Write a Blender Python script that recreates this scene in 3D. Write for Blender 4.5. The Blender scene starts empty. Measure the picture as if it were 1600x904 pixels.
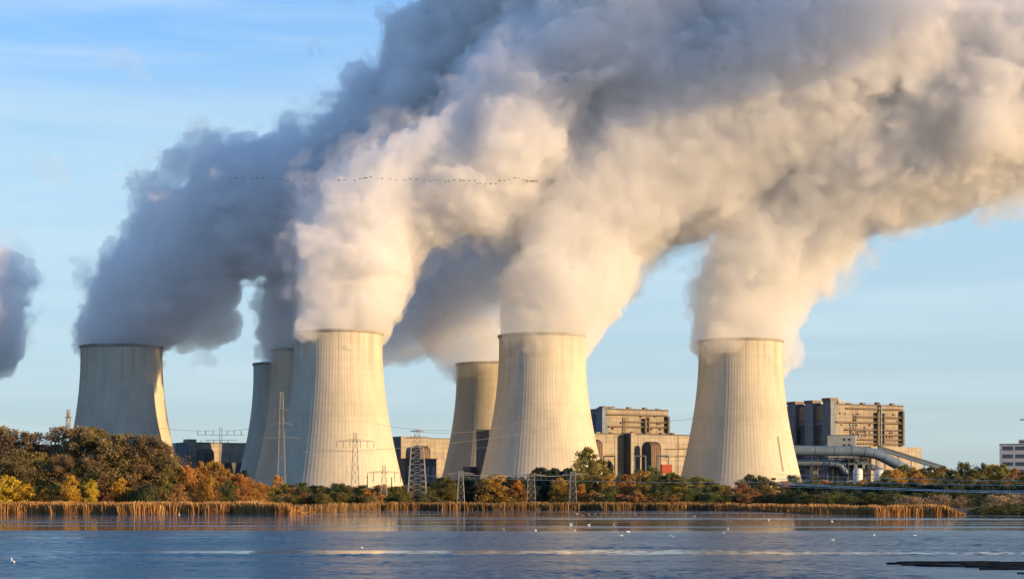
import bpy, bmesh, math, random
import numpy as np
from mathutils import Vector, Matrix

# ------------------------------------------------------------------ basics
random.seed(7)
scene = bpy.context.scene
COL = scene.collection
F = 2986.0          # focal length in pixels of the 1600 px wide photograph
HOR = 775.0         # row of the horizon
CAMH = 5.0          # eye height above the lake

def W(px, py, Y):
    """photo pixel + distance -> world point"""
    return Vector(((px - 800.0) / F * Y, Y, CAMH + (HOR - py) / F * Y))

def wx(px, Y): return (px - 800.0) / F * Y
def wz(py, Y): return CAMH + (HOR - py) / F * Y

def tag(o, label=None, cat=None, group=None, kind=None):
    if label: o['label'] = label
    if cat: o['category'] = cat
    if group: o['group'] = group
    if kind: o['kind'] = kind
    return o

def empty(name, loc=(0, 0, 0), rz=0.0):
    o = bpy.data.objects.new(name, None)
    o.empty_display_size = 1.0
    o.location = loc
    o.rotation_euler = (0, 0, rz)
    COL.objects.link(o)
    return o

class MB:
    """collects shapes that become ONE mesh object"""
    def __init__(self): self.v = []; self.f = []; self.m = []
    def add(self, vs, fs, mi=0):
        n = len(self.v)
        self.v.extend(tuple(p) for p in vs)
        self.f.extend(tuple(i + n for i in q) for q in fs)
        self.m.extend([mi] * len(fs))
    def box(self, c, s, rz=0.0, mi=0):
        x, y, z = s[0] / 2, s[1] / 2, s[2] / 2
        ca, sa = math.cos(rz), math.sin(rz)
        vs = []
        for dz in (-z, z):
            for dx, dy in ((-x, -y), (x, -y), (x, y), (-x, y)):
                vs.append((c[0] + dx * ca - dy * sa, c[1] + dx * sa + dy * ca, c[2] + dz))
        self.add(vs, [(3, 2, 1, 0), (4, 5, 6, 7), (0, 1, 5, 4), (1, 2, 6, 5), (2, 3, 7, 6), (3, 0, 4, 7)], mi)
    def bar(self, a, b, w, w2=None, sides=4, mi=0):
        a = Vector(a); b = Vector(b); d = b - a
        if d.length < 1e-6: return
        if w2 is None: w2 = w
        d.normalize()
        u = d.cross(Vector((0, 0, 1)))
        if u.length < 1e-3: u = Vector((1, 0, 0))
        u.normalize(); t = d.cross(u)
        vs = []
        for p, r in ((a, w), (b, w2)):
            for k in range(sides):
                an = 2 * math.pi * (k + .5) / sides
                vs.append(p + u * (r * math.cos(an)) + t * (r * math.sin(an)))
        fs = [tuple(range(sides))[::-1], tuple(range(sides, 2 * sides))]
        for k in range(sides):
            j = (k + 1) % sides
            fs.append((k, j, sides + j, sides + k))
        self.add(vs, fs, mi)
    def tube(self, pts, r, sides=8, mi=0):
        pts = [Vector(p) for p in pts]; n = len(pts); vs = []
        rs = r if isinstance(r, (list, tuple)) else [r] * n
        for i, p in enumerate(pts):
            d = (pts[min(i + 1, n - 1)] - pts[max(i - 1, 0)]).normalized()
            u = d.cross(Vector((0, 0, 1)))
            if u.length < 1e-3: u = Vector((1, 0, 0))
            u.normalize(); t = d.cross(u)
            for k in range(sides):
                an = 2 * math.pi * k / sides
                vs.append(p + u * (rs[i] * math.cos(an)) + t * (rs[i] * math.sin(an)))
        fs = [tuple(range(sides))[::-1], tuple(range((n - 1) * sides, n * sides))]
        for i in range(n - 1):
            for k in range(sides):
                j = (k + 1) % sides
                fs.append((i * sides + k, i * sides + j, (i + 1) * sides + j, (i + 1) * sides + k))
        self.add(vs, fs, mi)
    def lathe(self, prof, c=(0, 0, 0), sides=24, mi=0):
        vs = []; n = len(prof)
        for r, z in prof:
            for k in range(sides):
                an = 2 * math.pi * k / sides
                vs.append((c[0] + r * math.cos(an), c[1] + r * math.sin(an), c[2] + z))
        fs = []
        for i in range(n - 1):
            for k in range(sides):
                j = (k + 1) % sides
                fs.append((i * sides + k, i * sides + j, (i + 1) * sides + j, (i + 1) * sides + k))
        fs.append(tuple(range(sides))[::-1]); fs.append(tuple(range((n - 1) * sides, n * sides)))
        self.add(vs, fs, mi)
    def prism(self, poly, y0, y1, mi=0):
        """outline in x-z, extruded along y"""
        n = len(poly)
        vs = [(x, y0, z) for x, z in poly] + [(x, y1, z) for x, z in poly]
        fs = [tuple(range(n)), tuple(range(2 * n - 1, n - 1, -1))]
        for i in range(n):
            j = (i + 1) % n
            fs.append((j, i, n + i, n + j))
        self.add(vs, fs, mi)
    def build(self, name, mat, parent=None, smooth=False, loc=None):
        me = bpy.data.meshes.new(name)
        me.from_pydata([tuple(p) for p in self.v], [], self.f)
        for m in (mat if isinstance(mat, (list, tuple)) else [mat]): me.materials.append(m)
        me.polygons.foreach_set('material_index', self.m)
        if smooth: me.polygons.foreach_set('use_smooth', [True] * len(me.polygons))
        me.update()
        return link(name, me, parent, loc)

def link(name, me, parent=None, loc=None):
    o = bpy.data.objects.new(name, me)
    COL.objects.link(o)
    if parent: o.parent = parent
    if loc is not None: o.location = loc
    return o

def np_mesh(name, verts, quads, mats, attr=None, smooth=False, mi=None):
    """fast mesh from numpy arrays (quads n x 4, or triangles n x 3)"""
    me = bpy.data.meshes.new(name)
    k = quads.shape[1]; nf = len(quads)
    me.vertices.add(len(verts)); me.vertices.foreach_set('co', np.ascontiguousarray(verts, np.float32).ravel())
    me.loops.add(nf * k); me.loops.foreach_set('vertex_index', np.ascontiguousarray(quads, np.int32).ravel())
    me.polygons.add(nf); me.polygons.foreach_set('loop_start', np.arange(0, nf * k, k, dtype=np.int32))
    for m in mats: me.materials.append(m)
    if mi is not None: me.polygons.foreach_set('material_index', mi.astype(np.int32))
    if attr is not None:
        a = me.attributes.new('tint', 'FLOAT', 'FACE'); a.data.foreach_set('value', attr.astype(np.float32))
    me.update(calc_edges=True); me.validate()
    if smooth: me.polygons.foreach_set('use_smooth', [True] * len(me.polygons))
    return me

# ------------------------------------------------------------------ materials
def new_mat(name):
    m = bpy.data.materials.new(name); m.use_nodes = True
    nt = m.node_tree; b = nt.nodes['Principled BSDF']
    return m, nt, b

def ramp(nt, stops):
    r = nt.nodes.new('ShaderNodeValToRGB')
    e = r.color_ramp.elements
    while len(e) < len(stops): e.new(0.5)
    for i, (p, c) in enumerate(stops):
        e[i].position = p; e[i].color = (*c, 1) if len(c) == 3 else c
    return r

def noise(nt, scale, detail=4, rough=.55, vec=None, dist=0.0):
    n = nt.nodes.new('ShaderNodeTexNoise')
    n.inputs['Scale'].default_value = scale; n.inputs['Detail'].default_value = detail
    n.inputs['Roughness'].default_value = rough; n.inputs['Distortion'].default_value = dist
    if vec is not None: nt.links.new(vec, n.inputs['Vector'])
    return n

def mapping(nt, scale, coord='Object', loc=(0, 0, 0)):
    t = nt.nodes.new('ShaderNodeTexCoord'); m = nt.nodes.new('ShaderNodeMapping')
    m.inputs['Scale'].default_value = scale; m.inputs['Location'].default_value = loc
    nt.links.new(t.outputs[coord], m.inputs['Vector'])
    return m.outputs['Vector']

def mixc(nt, fac, a, b, mode='MIX'):
    n = nt.nodes.new('ShaderNodeMix'); n.data_type = 'RGBA'; n.blend_type = mode
    for sock, val in ((n.inputs[0], fac), (n.inputs[6], a), (n.inputs[7], b)):
        if hasattr(val, 'is_output') or isinstance(val, bpy.types.NodeSocket): nt.links.new(val, sock)
        elif isinstance(val, (int, float)): sock.default_value = val
        else: sock.default_value = (*val, 1) if len(val) == 3 else val
    return n.outputs[2]

def math_(nt, op, a, b=None):
    n = nt.nodes.new('ShaderNodeMath'); n.operation = op
    for s, v in ((n.inputs[0], a), (n.inputs[1], b)):
        if v is None: continue
        if isinstance(v, bpy.types.NodeSocket): nt.links.new(v, s)
        else: s.default_value = v
    return n.outputs[0]

def surf(name, c1, c2, scale=.2, rough=.85, stretch=(1, 1, 1), metal=0.0, bump=0.0, panels=None):
    """weathered surface: two tones mixed by soft noise, object space"""
    m, nt, b = new_mat(name)
    v = mapping(nt, stretch)
    n = noise(nt, scale, 6, .6, v)
    r = ramp(nt, [(.3, c1), (.7, c2)])
    nt.links.new(n.outputs['Fac'], r.inputs['Fac'])
    col = r.outputs['Color']
    if panels:                                        # cladding joints and slightly different sheets
        t = nt.nodes.new('ShaderNodeTexCoord'); sp = nt.nodes.new('ShaderNodeSeparateXYZ'); cb = nt.nodes.new('ShaderNodeCombineXYZ')
        nt.links.new(t.outputs['Object'], sp.inputs[0])
        nt.links.new(math_(nt, 'ADD', sp.outputs['X'], sp.outputs['Y']), cb.inputs['X']); nt.links.new(sp.outputs['Z'], cb.inputs['Y'])
        bk = nt.nodes.new('ShaderNodeTexBrick'); nt.links.new(cb.outputs[0], bk.inputs['Vector'])
        bk.offset = 0; bk.inputs['Scale'].default_value = 1.0; bk.inputs['Brick Width'].default_value = panels[0]; bk.inputs['Row Height'].default_value = panels[1]
        bk.inputs['Mortar Size'].default_value = panels[2]; bk.inputs['Color1'].default_value = (.86, .86, .86, 1); bk.inputs['Color2'].default_value = (1.06, 1.06, 1.06, 1)
        bk.inputs['Mortar'].default_value = (.5, .48, .45, 1)
        v4 = mapping(nt, (1, 1, .08)); n4 = noise(nt, .5, 5, .65, v4)
        r4 = ramp(nt, [(.35, (.72,) * 3), (.6, (1,) * 3)]); nt.links.new(n4.outputs['Fac'], r4.inputs['Fac'])
        col = mixc(nt, 1.0, col, bk.outputs['Color'], 'MULTIPLY'); col = mixc(nt, 1.0, col, r4.outputs['Color'], 'MULTIPLY')
    nt.links.new(col, b.inputs['Base Color'])
    b.inputs['Roughness'].default_value = rough; b.inputs['Metallic'].default_value = metal
    if bump:
        bp = nt.nodes.new('ShaderNodeBump'); bp.inputs['Strength'].default_value = bump
        nt.links.new(n.outputs['Fac'], bp.inputs['Height']); nt.links.new(bp.outputs['Normal'], b.inputs['Normal'])
    return m
VDENS, VDENS2, SKIN, VBOUNCE, VOX = .056, .036, .03, 7, 2.5
VEILD = .013
WISO = 3.0
SKY_AIR, SKY_DUST, SKY_OZ, SKY_STR = 1.0, .2, 6.0, .15
CIRRUS = (2.5, 2.9, 3.1)
HAZE0, HAZE1, HAZE2, HAZE3 = (1.5, 1.75, 1.8), (1.78, 2.18, 2.32), (1.74, 2.42, 2.7), (1.22, 1.92, 2.65)
SUN_STR, SUN_COL, EXPO = 4.1, (1, .655, .30), 1.04
TR0, TZT, TC, TH = 31.5, 112.0, 92.0, 121.0
WATER_COL = (.006, .066, .13, 1); WAVE = 1.2; WAVEH = .75
# ------------------------------------------------------------------ camera, sky, sun
SUN_AZ = math.radians(64)      # to the right of "from the plant towards the camera"
SUN_EL = math.radians(10)
sdir = Vector((math.sin(SUN_AZ) * math.cos(SUN_EL), -math.cos(SUN_AZ) * math.cos(SUN_EL), math.sin(SUN_EL)))

cd = bpy.data.cameras.new('camera'); cam = bpy.data.objects.new('camera', cd); COL.objects.link(cam)
cam.location = (0, 0, CAMH); cam.rotation_euler = (math.pi / 2, 0, 0)
cd.sensor_width = 36; cd.lens = 36 * F / 1600.0
cd.shift_y = (HOR - 452) / 1600.0
cd.clip_start = .5; cd.clip_end = 60000
scene.camera = cam

w = bpy.data.worlds.new('World'); scene.world = w; w.use_nodes = True
nt = w.node_tree; bg = nt.nodes['Background']
sky = nt.nodes.new('ShaderNodeTexSky'); sky.sky_type = 'NISHITA'; sky.sun_disc = False
sky.sun_elevation = SUN_EL
sky.sun_rotation = math.atan2(sdir.x, sdir.y)
sky.altitude = 100; sky.air_density = SKY_AIR; sky.dust_density = SKY_DUST; sky.ozone_density = SKY_OZ
bg.inputs['Strength'].default_value = SKY_STR
# thin high cirrus streaks
tc = nt.nodes.new('ShaderNodeTexCoord'); mp = nt.nodes.new('ShaderNodeMapping')
mp.inputs['Scale'].default_value = (3.0, 3.0, 34.0); mp.inputs['Rotation'].default_value = (0, math.radians(6), 0)
nt.links.new(tc.outputs['Generated'], mp.inputs['Vector'])
nz = noise(nt, 1.3, 5, .55, mp.outputs['Vector'], .4)
rp = ramp(nt, [(.42, (0, 0, 0)), (.75, (1, 1, 1))]); nt.links.new(nz.outputs['Fac'], rp.inputs['Fac'])
fac = math_(nt, 'MULTIPLY', rp.outputs['Color'], .38)
# pale high haze low over the horizon
sz = nt.nodes.new('ShaderNodeSeparateXYZ'); nt.links.new(tc.outputs['Generated'], sz.inputs[0])
hz = ramp(nt, [(0.0, HAZE0), (.07, HAZE1), (.17, HAZE2), (.26, HAZE3)]); nt.links.new(sz.outputs['Z'], hz.inputs['Fac'])
hf = ramp(nt, [(0.0, (.85,) * 3), (.19, (.75,) * 3), (.30, (0,) * 3)]); nt.links.new(sz.outputs['Z'], hf.inputs['Fac'])
base = mixc(nt, hf.outputs['Color'], sky.outputs['Color'], hz.outputs['Color'])
colr = mixc(nt, fac, base, CIRRUS)
nt.links.new(colr, bg.inputs['Color'])

ld = bpy.data.lights.new('sun', 'SUN'); ld.energy = SUN_STR; ld.angle = math.radians(.5); ld.color = SUN_COL
lo = bpy.data.objects.new('sun', ld); COL.objects.link(lo)
lo.rotation_euler = sdir.to_track_quat('Z', 'Y').to_euler()

vs = scene.view_settings; vs.view_transform = 'Standard'; vs.look = 'None'; vs.exposure = EXPO; vs.gamma = 1; vs.use_curve_mapping = False
cy = scene.cycles
cy.max_bounces = 12; cy.diffuse_bounces = 3; cy.glossy_bounces = 3; cy.transmission_bounces = 4
cy.volume_bounces = VBOUNCE; cy.transparent_max_bounces = 48
cy.use_adaptive_sampling = True; cy.adaptive_threshold = .02
cy.use_denoising = True; cy.denoiser = 'OPENIMAGEDENOISE'
cy.caustics_reflective = False; cy.caustics_refractive = False
cy.sample_clamp_indirect = 4
# ------------------------------------------------------------------ cooling towers
def concrete(name, tone):
    m, nt, b = new_mat(name)
    v = mapping(nt, (1, 1, .035)); n1 = noise(nt, .35, 5, .6, v)          # vertical rain streaks
    v2 = mapping(nt, (1, 1, 1)); n2 = noise(nt, .02, 5, .6, v2)           # big cloudy patches
    v3 = mapping(nt, (.02, .02, 1)); n3 = noise(nt, .55, 2, .5, v3)       # casting lifts
    r1 = ramp(nt, [(.3, (.86,) * 3), (.65, (1,) * 3)]); nt.links.new(n1.outputs['Fac'], r1.inputs['Fac'])
    r2 = ramp(nt, [(.32, (.8,) * 3), (.55, (.97,) * 3), (.7, (1.04,) * 3)]); nt.links.new(n2.outputs['Fac'], r2.inputs['Fac'])
    r3 = ramp(nt, [(.35, (.965,) * 3), (.65, (1.02,) * 3)]); nt.links.new(n3.outputs['Fac'], r3.inputs['Fac'])
    c = mixc(nt, 1.0, tone, r1.outputs['Color'], 'MULTIPLY')
    c = mixc(nt, 1.0, c, r2.outputs['Color'], 'MULTIPLY')
    c = mixc(nt, 1.0, c, r3.outputs['Color'], 'MULTIPLY')
    # dark runs below the rim and dirt near the foot
    tc = nt.nodes.new('ShaderNodeTexCoord'); sz = nt.nodes.new('ShaderNodeSeparateXYZ'); nt.links.new(tc.outputs['Object'], sz.inputs[0])
    mr = nt.nodes.new('ShaderNodeMapRange'); mr.inputs[1].default_value = 60; mr.inputs[2].default_value = 120
    nt.links.new(sz.outputs['Z'], mr.inputs[0])
    v5 = mapping(nt, (1, 1, .012)); n5 = noise(nt, .22, 4, .65, v5)
    r5 = ramp(nt, [(.52, (0, 0, 0)), (.68, (1, 1, 1))]); nt.links.new(n5.outputs['Fac'], r5.inputs['Fac'])
    f5 = math_(nt, 'MULTIPLY', math_(nt, 'MULTIPLY', r5.outputs['Color'], mr.outputs[0]), .5)
    c = mixc(nt, f5, c, (.20, .18, .15))
    nt.links.new(c, b.inputs['Base Color']); b.inputs['Roughness'].default_value = .9
    return m

CONC = concrete('tower_concrete', (.55, .495, .385))
RIMC = surf('tower_rim', (.22, .205, .18), (.32, .295, .26), .1)
STEEL_D = surf('dark_steel', (.05, .05, .05), (.1, .09, .08), .3, .6)
TZ0 = 1.5
def tower_r(z): return TR0 * math.sqrt(1 + ((z - TZT) / TC) ** 2)

def tower_mesh():
    NR = 96; per = 6; N = NR * per
    zs = list(np.linspace(-1.0, TH - 1.6, 70))
    an = np.arange(N) * 2 * math.pi / N
    ph = np.arange(N) % per
    rib = np.where(ph == 0, .085, np.where((ph == 1) | (ph == 5), .03, 0.0))
    V = []
    for z in zs:
        r = tower_r(z) + rib * (1.0 if z < TH - 6 else .4)
        V.append(np.stack([r * np.cos(an), r * np.sin(an), np.full(N, z)], 1))
    for z in reversed(zs):                                     # inner face of the shell
        r = np.full(N, tower_r(z) - .7)
        V.append(np.stack([r * np.cos(an), r * np.sin(an), np.full(N, z)], 1))
    V = np.concatenate(V); L = 2 * len(zs)
    i = np.arange(L)[:, None]; j = np.arange(N)[None, :]
    a = i * N + j; b = i * N + (j + 1) % N; i2 = (i + 1) % L
    c = i2 * N + (j + 1) % N; d = i2 * N + j
    Q = np.stack([a + 0 * b, b, c + 0 * b, d + 0 * b], -1).reshape(-1, 4)
    return np_mesh('shell', V, Q, [CONC])

def rim_mesh():
    m = MB(); S = 120; r = tower_r(TH)
    prof = [(r - .9, TH - 1.59), (r + .9, TH - 1.59), (r + .9, TH - .5), (r + .75, TH - .5), (r + .75, TH), (r + .55, TH), (r + .55, TH - .9), (r - .9, TH - .9)]
    n = len(prof); vs = []; fs = []
    for k in range(S):
        t = 2 * math.pi * k / S
        vs += [(q * math.cos(t), q * math.sin(t), z) for q, z in prof]
    for k in range(S):
        k2 = (k + 1) % S
        for i in range(n):
            i2 = (i + 1) % n
            fs.append((k * n + i, k2 * n + i, k2 * n + i2, k * n + i2))
    m.add(vs, fs)
    return m
_tm = tower_mesh(); _rim = None
TOWERS = [
 ('blue-grey shaded cooling tower at the far left above the woods', 190, 1499),
 ('slim distant cooling tower mostly hidden behind two blue shaded ones', 452, 1696),
 ('fully shaded blue cooling tower tucked behind the big sunlit tower', 486, 1539),
 ('tallest looking sunlit cooling tower with a blue left flank behind T shaped pylons', 528.5, 1373),
 ('half hidden distant cooling tower with grey left side behind the orange bush', 769, 1692),
 ('sunlit cooling tower with pine row and green birch at its foot', 847, 1397),
 ('sunlit rightmost cooling tower with a thin ladder on its lower right', 1157, 1444),
]
TOWER_OBJ = []
for i, (lab, px, Yd) in enumerate(TOWERS):
    t = empty('cooling_tower', (wx(px, Yd), Yd, TZ0), random.uniform(0, 6))
    tag(t, lab, 'cooling tower', 'cooling towers of the power station')
    link('shell', _tm, t)
    if _rim is None: _rim = rim_mesh().build('rim_walkway', RIMC, t)
    else: link('rim_walkway', _rim.data, t)
    TOWER_OBJ.append(t)
# access ladder on the rightmost one
t = TOWER_OBJ[-1]; m = MB()
ang = math.radians(-52) - t.rotation_euler.z
for s in (-1, 1):
    da = s * .006
    zz = [22 + 26 * k / 10 for k in range(11)]
    m.tube([((tower_r(z) + .75) * math.cos(ang + da), (tower_r(z) + .75) * math.sin(ang + da), z) for z in zz], .12, 5)
for k in range(40):
    z = 22 + 26 * k / 39; r = tower_r(z) + .75
    m.bar((r * math.cos(ang - .006), r * math.sin(ang - .006), z), (r * math.cos(ang + .006), r * math.sin(ang + .006), z), .07)
m.build('ladder', STEEL_D, t)
# ------------------------------------------------------------------ steam plumes
# Each plume: a closed hull extracted from a noise-broken field, filled with even scattering vapour.
_rng = np.random.default_rng(11)
_LAT = _rng.random((64, 64, 64), dtype=np.float32) * 2 - 1

def vnoise(x, y, z):
    """tri-quintic lattice noise, period 64"""
    xi = np.floor(x); yi = np.floor(y); zi = np.floor(z)
    fx = x - xi; fy = y - yi; fz = z - zi
    fx = fx * fx * (3 - 2 * fx); fy = fy * fy * (3 - 2 * fy); fz = fz * fz * (3 - 2 * fz)
    xi = xi.astype(np.int32) & 63; yi = yi.astype(np.int32) & 63; zi = zi.astype(np.int32) & 63
    x1 = (xi + 1) & 63; y1 = (yi + 1) & 63; z1 = (zi + 1) & 63
    L = _LAT
    a = L[xi, yi, zi] * (1 - fx) + L[x1, yi, zi] * fx
    b = L[xi, y1, zi] * (1 - fx) + L[x1, y1, zi] * fx
    c = L[xi, yi, z1] * (1 - fx) + L[x1, yi, z1] * fx
    d = L[xi, y1, z1] * (1 - fx) + L[x1, y1, z1] * fx
    return (a * (1 - fy) + b * fy) * (1 - fz) + (c * (1 - fy) + d * fy) * fz

def chain_field(pts, X, Y, Z, k=10.0):
    """smooth union of tapered capsules; negative inside"""
    out = None
    for i in range(max(1, len(pts) - 1)):
        ax, ay, az, ar = pts[i]; bx, by, bz, br = pts[min(i + 1, len(pts) - 1)]
        dx, dy, dz = bx - ax, by - ay, bz - az
        l2 = dx * dx + dy * dy + dz * dz + 1e-6
        t = np.clip(((X - ax) * dx + (Y - ay) * dy + (Z - az) * dz) / l2, 0, 1)
        d = np.sqrt((X - ax - dx * t) ** 2 + (Y - ay - dy * t) ** 2 + (Z - az - dz * t) ** 2) - (ar + (br - ar) * t)
        if out is None: out = d
        else:
            h = np.clip(.5 + .5 * (out - d) / k, 0, 1)
            out = out * (1 - h) + d * h - k * h * (1 - h)
    return out

def plume_mesh(name, chains, mat, vox=5.0, amp=1.0, seed=0.0, iso=0.0, flat=None, keep=60, bill=1.0, wisp=0.0, veil=None):
    """chains: lists of (px, py, r_px, Y) control points in photo pixels and metres of distance"""
    import openvdb
    C = []
    for ch in chains:
        C.append([(wx(px, Yd), Yd, wz(py, Yd), r / F * Yd) for px, py, r, Yd in ch])
    A = np.array([p for c in C for p in c]); pad = 22 * amp + 2 * vox
    lo = (A[:, :3] - A[:, 3:4]).min(0) - pad; hi = (A[:, :3] + A[:, 3:4]).max(0) + pad
    lo[2] = max(lo[2], 60)
    n = np.ceil((hi - lo) / vox).astype(int)
    X = (lo[0] + vox * np.arange(n[0], dtype=np.float32))[:, None, None]
    Y = (lo[1] + vox * np.arange(n[1], dtype=np.float32))[None, :, None]
    Z = (lo[2] + vox * np.arange(n[2], dtype=np.float32))[None, None, :]
    one = np.ones(tuple(n), np.float32)
    X = X * one; Y = Y * one; Z = Z * one
    # swirl the space a little, then break the surface into billows
    s = seed * 7.31
    wxn = vnoise(X / 70 + s, Y / 70 + 3.1, Z / 70 + s * 1.7) * 16 * amp
    wzn = vnoise(X / 60 + 9.7 + s, Y / 60 + s, Z / 60 + 5.3) * 14 * amp
    cz = np.clip((Z - C[0][0][2]) / 80.0, .3, 1.0)
    wxn *= cz; wzn *= cz
    X2 = X + wxn; Z2 = Z + wzn; Y2 = Y + wzn * .6 - wxn * .4
    d = None
    for c in C:
        e = chain_field(c, X2, Y2, Z2)
        d = e if d is None else np.minimum(d, e)
    band = np.abs(d) < 34 * amp + 8
    xb, yb, zb = X2[band], Y2[band], Z2[band]
    a = np.zeros_like(xb); A0 = 10.5 * amp * bill; sc = 42.0
    # calm just above the rim, rougher the higher the vapour has climbed
    zr = C[0][0][2]; calm = np.clip((zb - zr) / 45.0, .6, 1.0)
    for o in range(6):
        q = vnoise(xb / sc + 17.3 * o + s, yb / sc + 5.9 * o, zb / sc + 31.7 * o - s)
        q2 = vnoise(xb / sc - 11.3 * o, yb / sc + 15.9 * o + s, zb / sc + 3.7 * o - s)
        a += A0 * (np.abs(q) * 1.5 - .42 + .55 * q2)
        A0 *= .76; sc *= .53
    a *= calm
    if wisp:
        q = vnoise(xb / 33 + s, yb / 33 + 40, zb / 33) + .5 * vnoise(xb / 15 + s, yb / 15, zb / 15) + .3 * vnoise(xb / 7 + s, yb / 7, zb / 7)
        a += wisp * q * np.clip((zb - zr - 20) / 60.0, 0, 1)
    d[band] -= a
    d -= iso
    dv = None
    if veil is not None:
        zc = np.clip((zb - zr - 5) / 60.0, .12, 1)
        b = 9.0 * vnoise(xb / 38 + s, yb / 38 + 60, zb / 38 - s) + 7.0 * np.abs(vnoise(xb / 17 - s, yb / 17, zb / 17 + s)) + 5.5 * vnoise(xb / 9.5, yb / 9.5 + s, zb / 9.5) + 3.0 * vnoise(xb / 5.1 + s, yb / 5.1, zb / 5.1)
        dv = d.copy(); dv[band] -= (2.5 + 1.55 * b) * zc
    o = _extract(name, d, vox, lo, C, mat, keep)
    if dv is not None:
        v = _extract('thin_veil', dv, vox, lo, C, veil, 30); v.parent = o; v.location = (0, 0, 0)
    return o

def _extract(name, d, vox, lo, C, mat, keep):
    import openvdb
    d[[0, -1]] = 9; d[:, [0, -1]] = 9; d[:, :, [0, -1]] = 9
    g = openvdb.FloatGrid(background=9.0); g.copyFromArray(np.clip(d, -2 * vox, 2 * vox).astype(np.float32))
    P, Q = g.convertToQuads(0.0)
    P = np.asarray(P, np.float64) * vox + lo
    Q = np.asarray(Q)
    # keep only the larger pieces
    par = np.arange(len(P))
    e = np.concatenate([Q[:, [0, 1]], Q[:, [1, 2]], Q[:, [2, 3]], Q[:, [3, 0]]])
    while True:
        m = np.minimum(par[e[:, 0]], par[e[:, 1]])
        new = par.copy(); np.minimum.at(new, e[:, 0], m); np.minimum.at(new, e[:, 1], m)
        new = new[new]
        if (new == par).all(): break
        par = new
    cnt = np.bincount(par, minlength=len(P)); ok = cnt[par] >= keep
    Q = Q[ok[Q[:, 0]]]
    used = np.unique(Q); remap = np.full(len(P), -1); remap[used] = np.arange(len(used))
    P = P[used]; Q = remap[Q]
    ctr = np.array([C[0][0][0], C[0][0][1], C[0][0][2]])
    me = np_mesh(name, P - ctr, Q, [mat], smooth=True)
    o = link(name, me, None, tuple(ctr))
    return o

def vapour(name, density, skin=0.0, aniso=.15, col=(.972, .972, .972)):
    m = bpy.data.materials.new(name); m.use_nodes = True
    nt = m.node_tree; nt.nodes.clear()
    out = nt.nodes.new('ShaderNodeOutputMaterial')
    vs = nt.nodes.new('ShaderNodeVolumeScatter')
    vs.inputs['Color'].default_value = (*col, 1); vs.inputs['Density'].default_value = density
    vs.inputs['Anisotropy'].default_value = aniso
    nt.links.new(vs.outputs[0], out.inputs['Volume'])
    if skin:
        mx = nt.nodes.new('ShaderNodeMixShader'); mx.inputs[0].default_value = skin
        tr = nt.nodes.new('ShaderNodeBsdfTransparent'); df = nt.nodes.new('ShaderNodeBsdfDiffuse')
        df.inputs['Color'].default_value = (.8, .8, .8, 1)
        nt.links.new(tr.outputs[0], mx.inputs[1]); nt.links.new(df.outputs[0], mx.inputs[2])
        nt.links.new(mx.outputs[0], out.inputs['Surface'])
    return m

STEAM = vapour('steam', VDENS, SKIN)
STEAM2 = vapour('soft_steam', VDENS2, SKIN)
STEAM3 = vapour('loose_steam', .019, SKIN)
SHADE_CLOUD = vapour('shade_cloud_steam', .016, .02)  # vapour of the unseen cloud added as a sun blocker
VEIL = vapour('steam_veil', VEILD, 0)
THIN = vapour('shaded_thin_steam', .02, .01, .1, (.22, .26, .33))  # low scatter colour stands in for shadow on the first two wisps
THIN2 = vapour('shaded_wisp_steam', .03, .015, .1, (.5, .54, .6))  # darkened scatter colour gives the other wisps their shade
PLUMES = [
 ('blue-grey steam plume rising from the leftmost cooling tower', 1, [
   [(190,556,54,1499),(194,520,66,1499),(226,462,88,1505),(300,385,102,1515),(395,325,100,1530),(490,300,86,1540),(575,262,86,1550),(655,175,84,1560),(735,70,100,1570),(850,-60,150,1570)],
   [(228,330,22,1515),(262,290,36,1515),(330,250,40,1520)],
   [(300,520,30,1500),(330,505,38,1505)]], 11),
 ('small pale steam plume from the tower half hidden at the back', 2, [
   [(452,584,50,1696),(490,540,58,1696),(560,515,62,1690),(640,515,48,1690),(690,475,44,1690)]], 7),
 ('dark blue steam plume rising from the tower behind the sunlit middle one', 3, [
   [(484,566,54,1539),(466,515,62,1539),(476,440,68,1539),(520,340,80,1540),(605,250,92,1545),(700,140,110,1550),(850,40,160,1550),(1050,-30,200,1540)]], 8),
 ('peach-lit steam plume rising from the large sunlit tower left of centre', 4, [
   [(528,536,62,1373),(533,490,72,1373),(548,420,84,1376),(580,350,84,1380),(645,300,84,1390),(730,262,92,1400),(830,190,120,1420),(960,100,165,1450),(1150,20,195,1480)],
   [(490,512,28,1352),(505,490,40,1355)]], 4),
 ('steam plume leaning left over the tower behind the centre', 5, [
   [(769,592,48,1692),(748,548,58,1690),(715,488,72,1688),(708,415,92,1684),(780,335,102,1678),(900,225,126,1665),(1050,140,156,1640)],
   [(745,560,28,1666),(755,545,40,1668)]], 4),
 ('warm steam plume rising from the sunlit tower right of centre', 6, [
   [(847,543,60,1397),(856,500,76,1397),(892,440,94,1400),(905,370,96,1405),(950,300,115,1415),(1050,230,145,1430),(1180,150,180,1440),(1350,80,185,1440)],
   [(806,522,20,1378),(822,505,36,1380)]], 4),
 ('golden steam plume streaming right from the rightmost cooling tower', 7, [
   [(1157,548,62,1444),(1163,500,80,1444),(1180,440,98,1440),(1210,370,106,1436),(1280,300,114,1430),(1370,240,122,1424),(1470,195,134,1418),(1600,130,155,1414),(1780,80,160,1410)],
   [(1112,540,30,1424),(1135,528,40,1420)],[(1100,535,22,1440)],[(1230,535,26,1440),(1215,510,50,1440)]], 5),
 ('dark steam plume drifting in at the left edge beyond the woods', 8, [
   [(-85,580,60,1520),(-44,520,82,1520),(-20,458,58,1520)]], 9),
]
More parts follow.
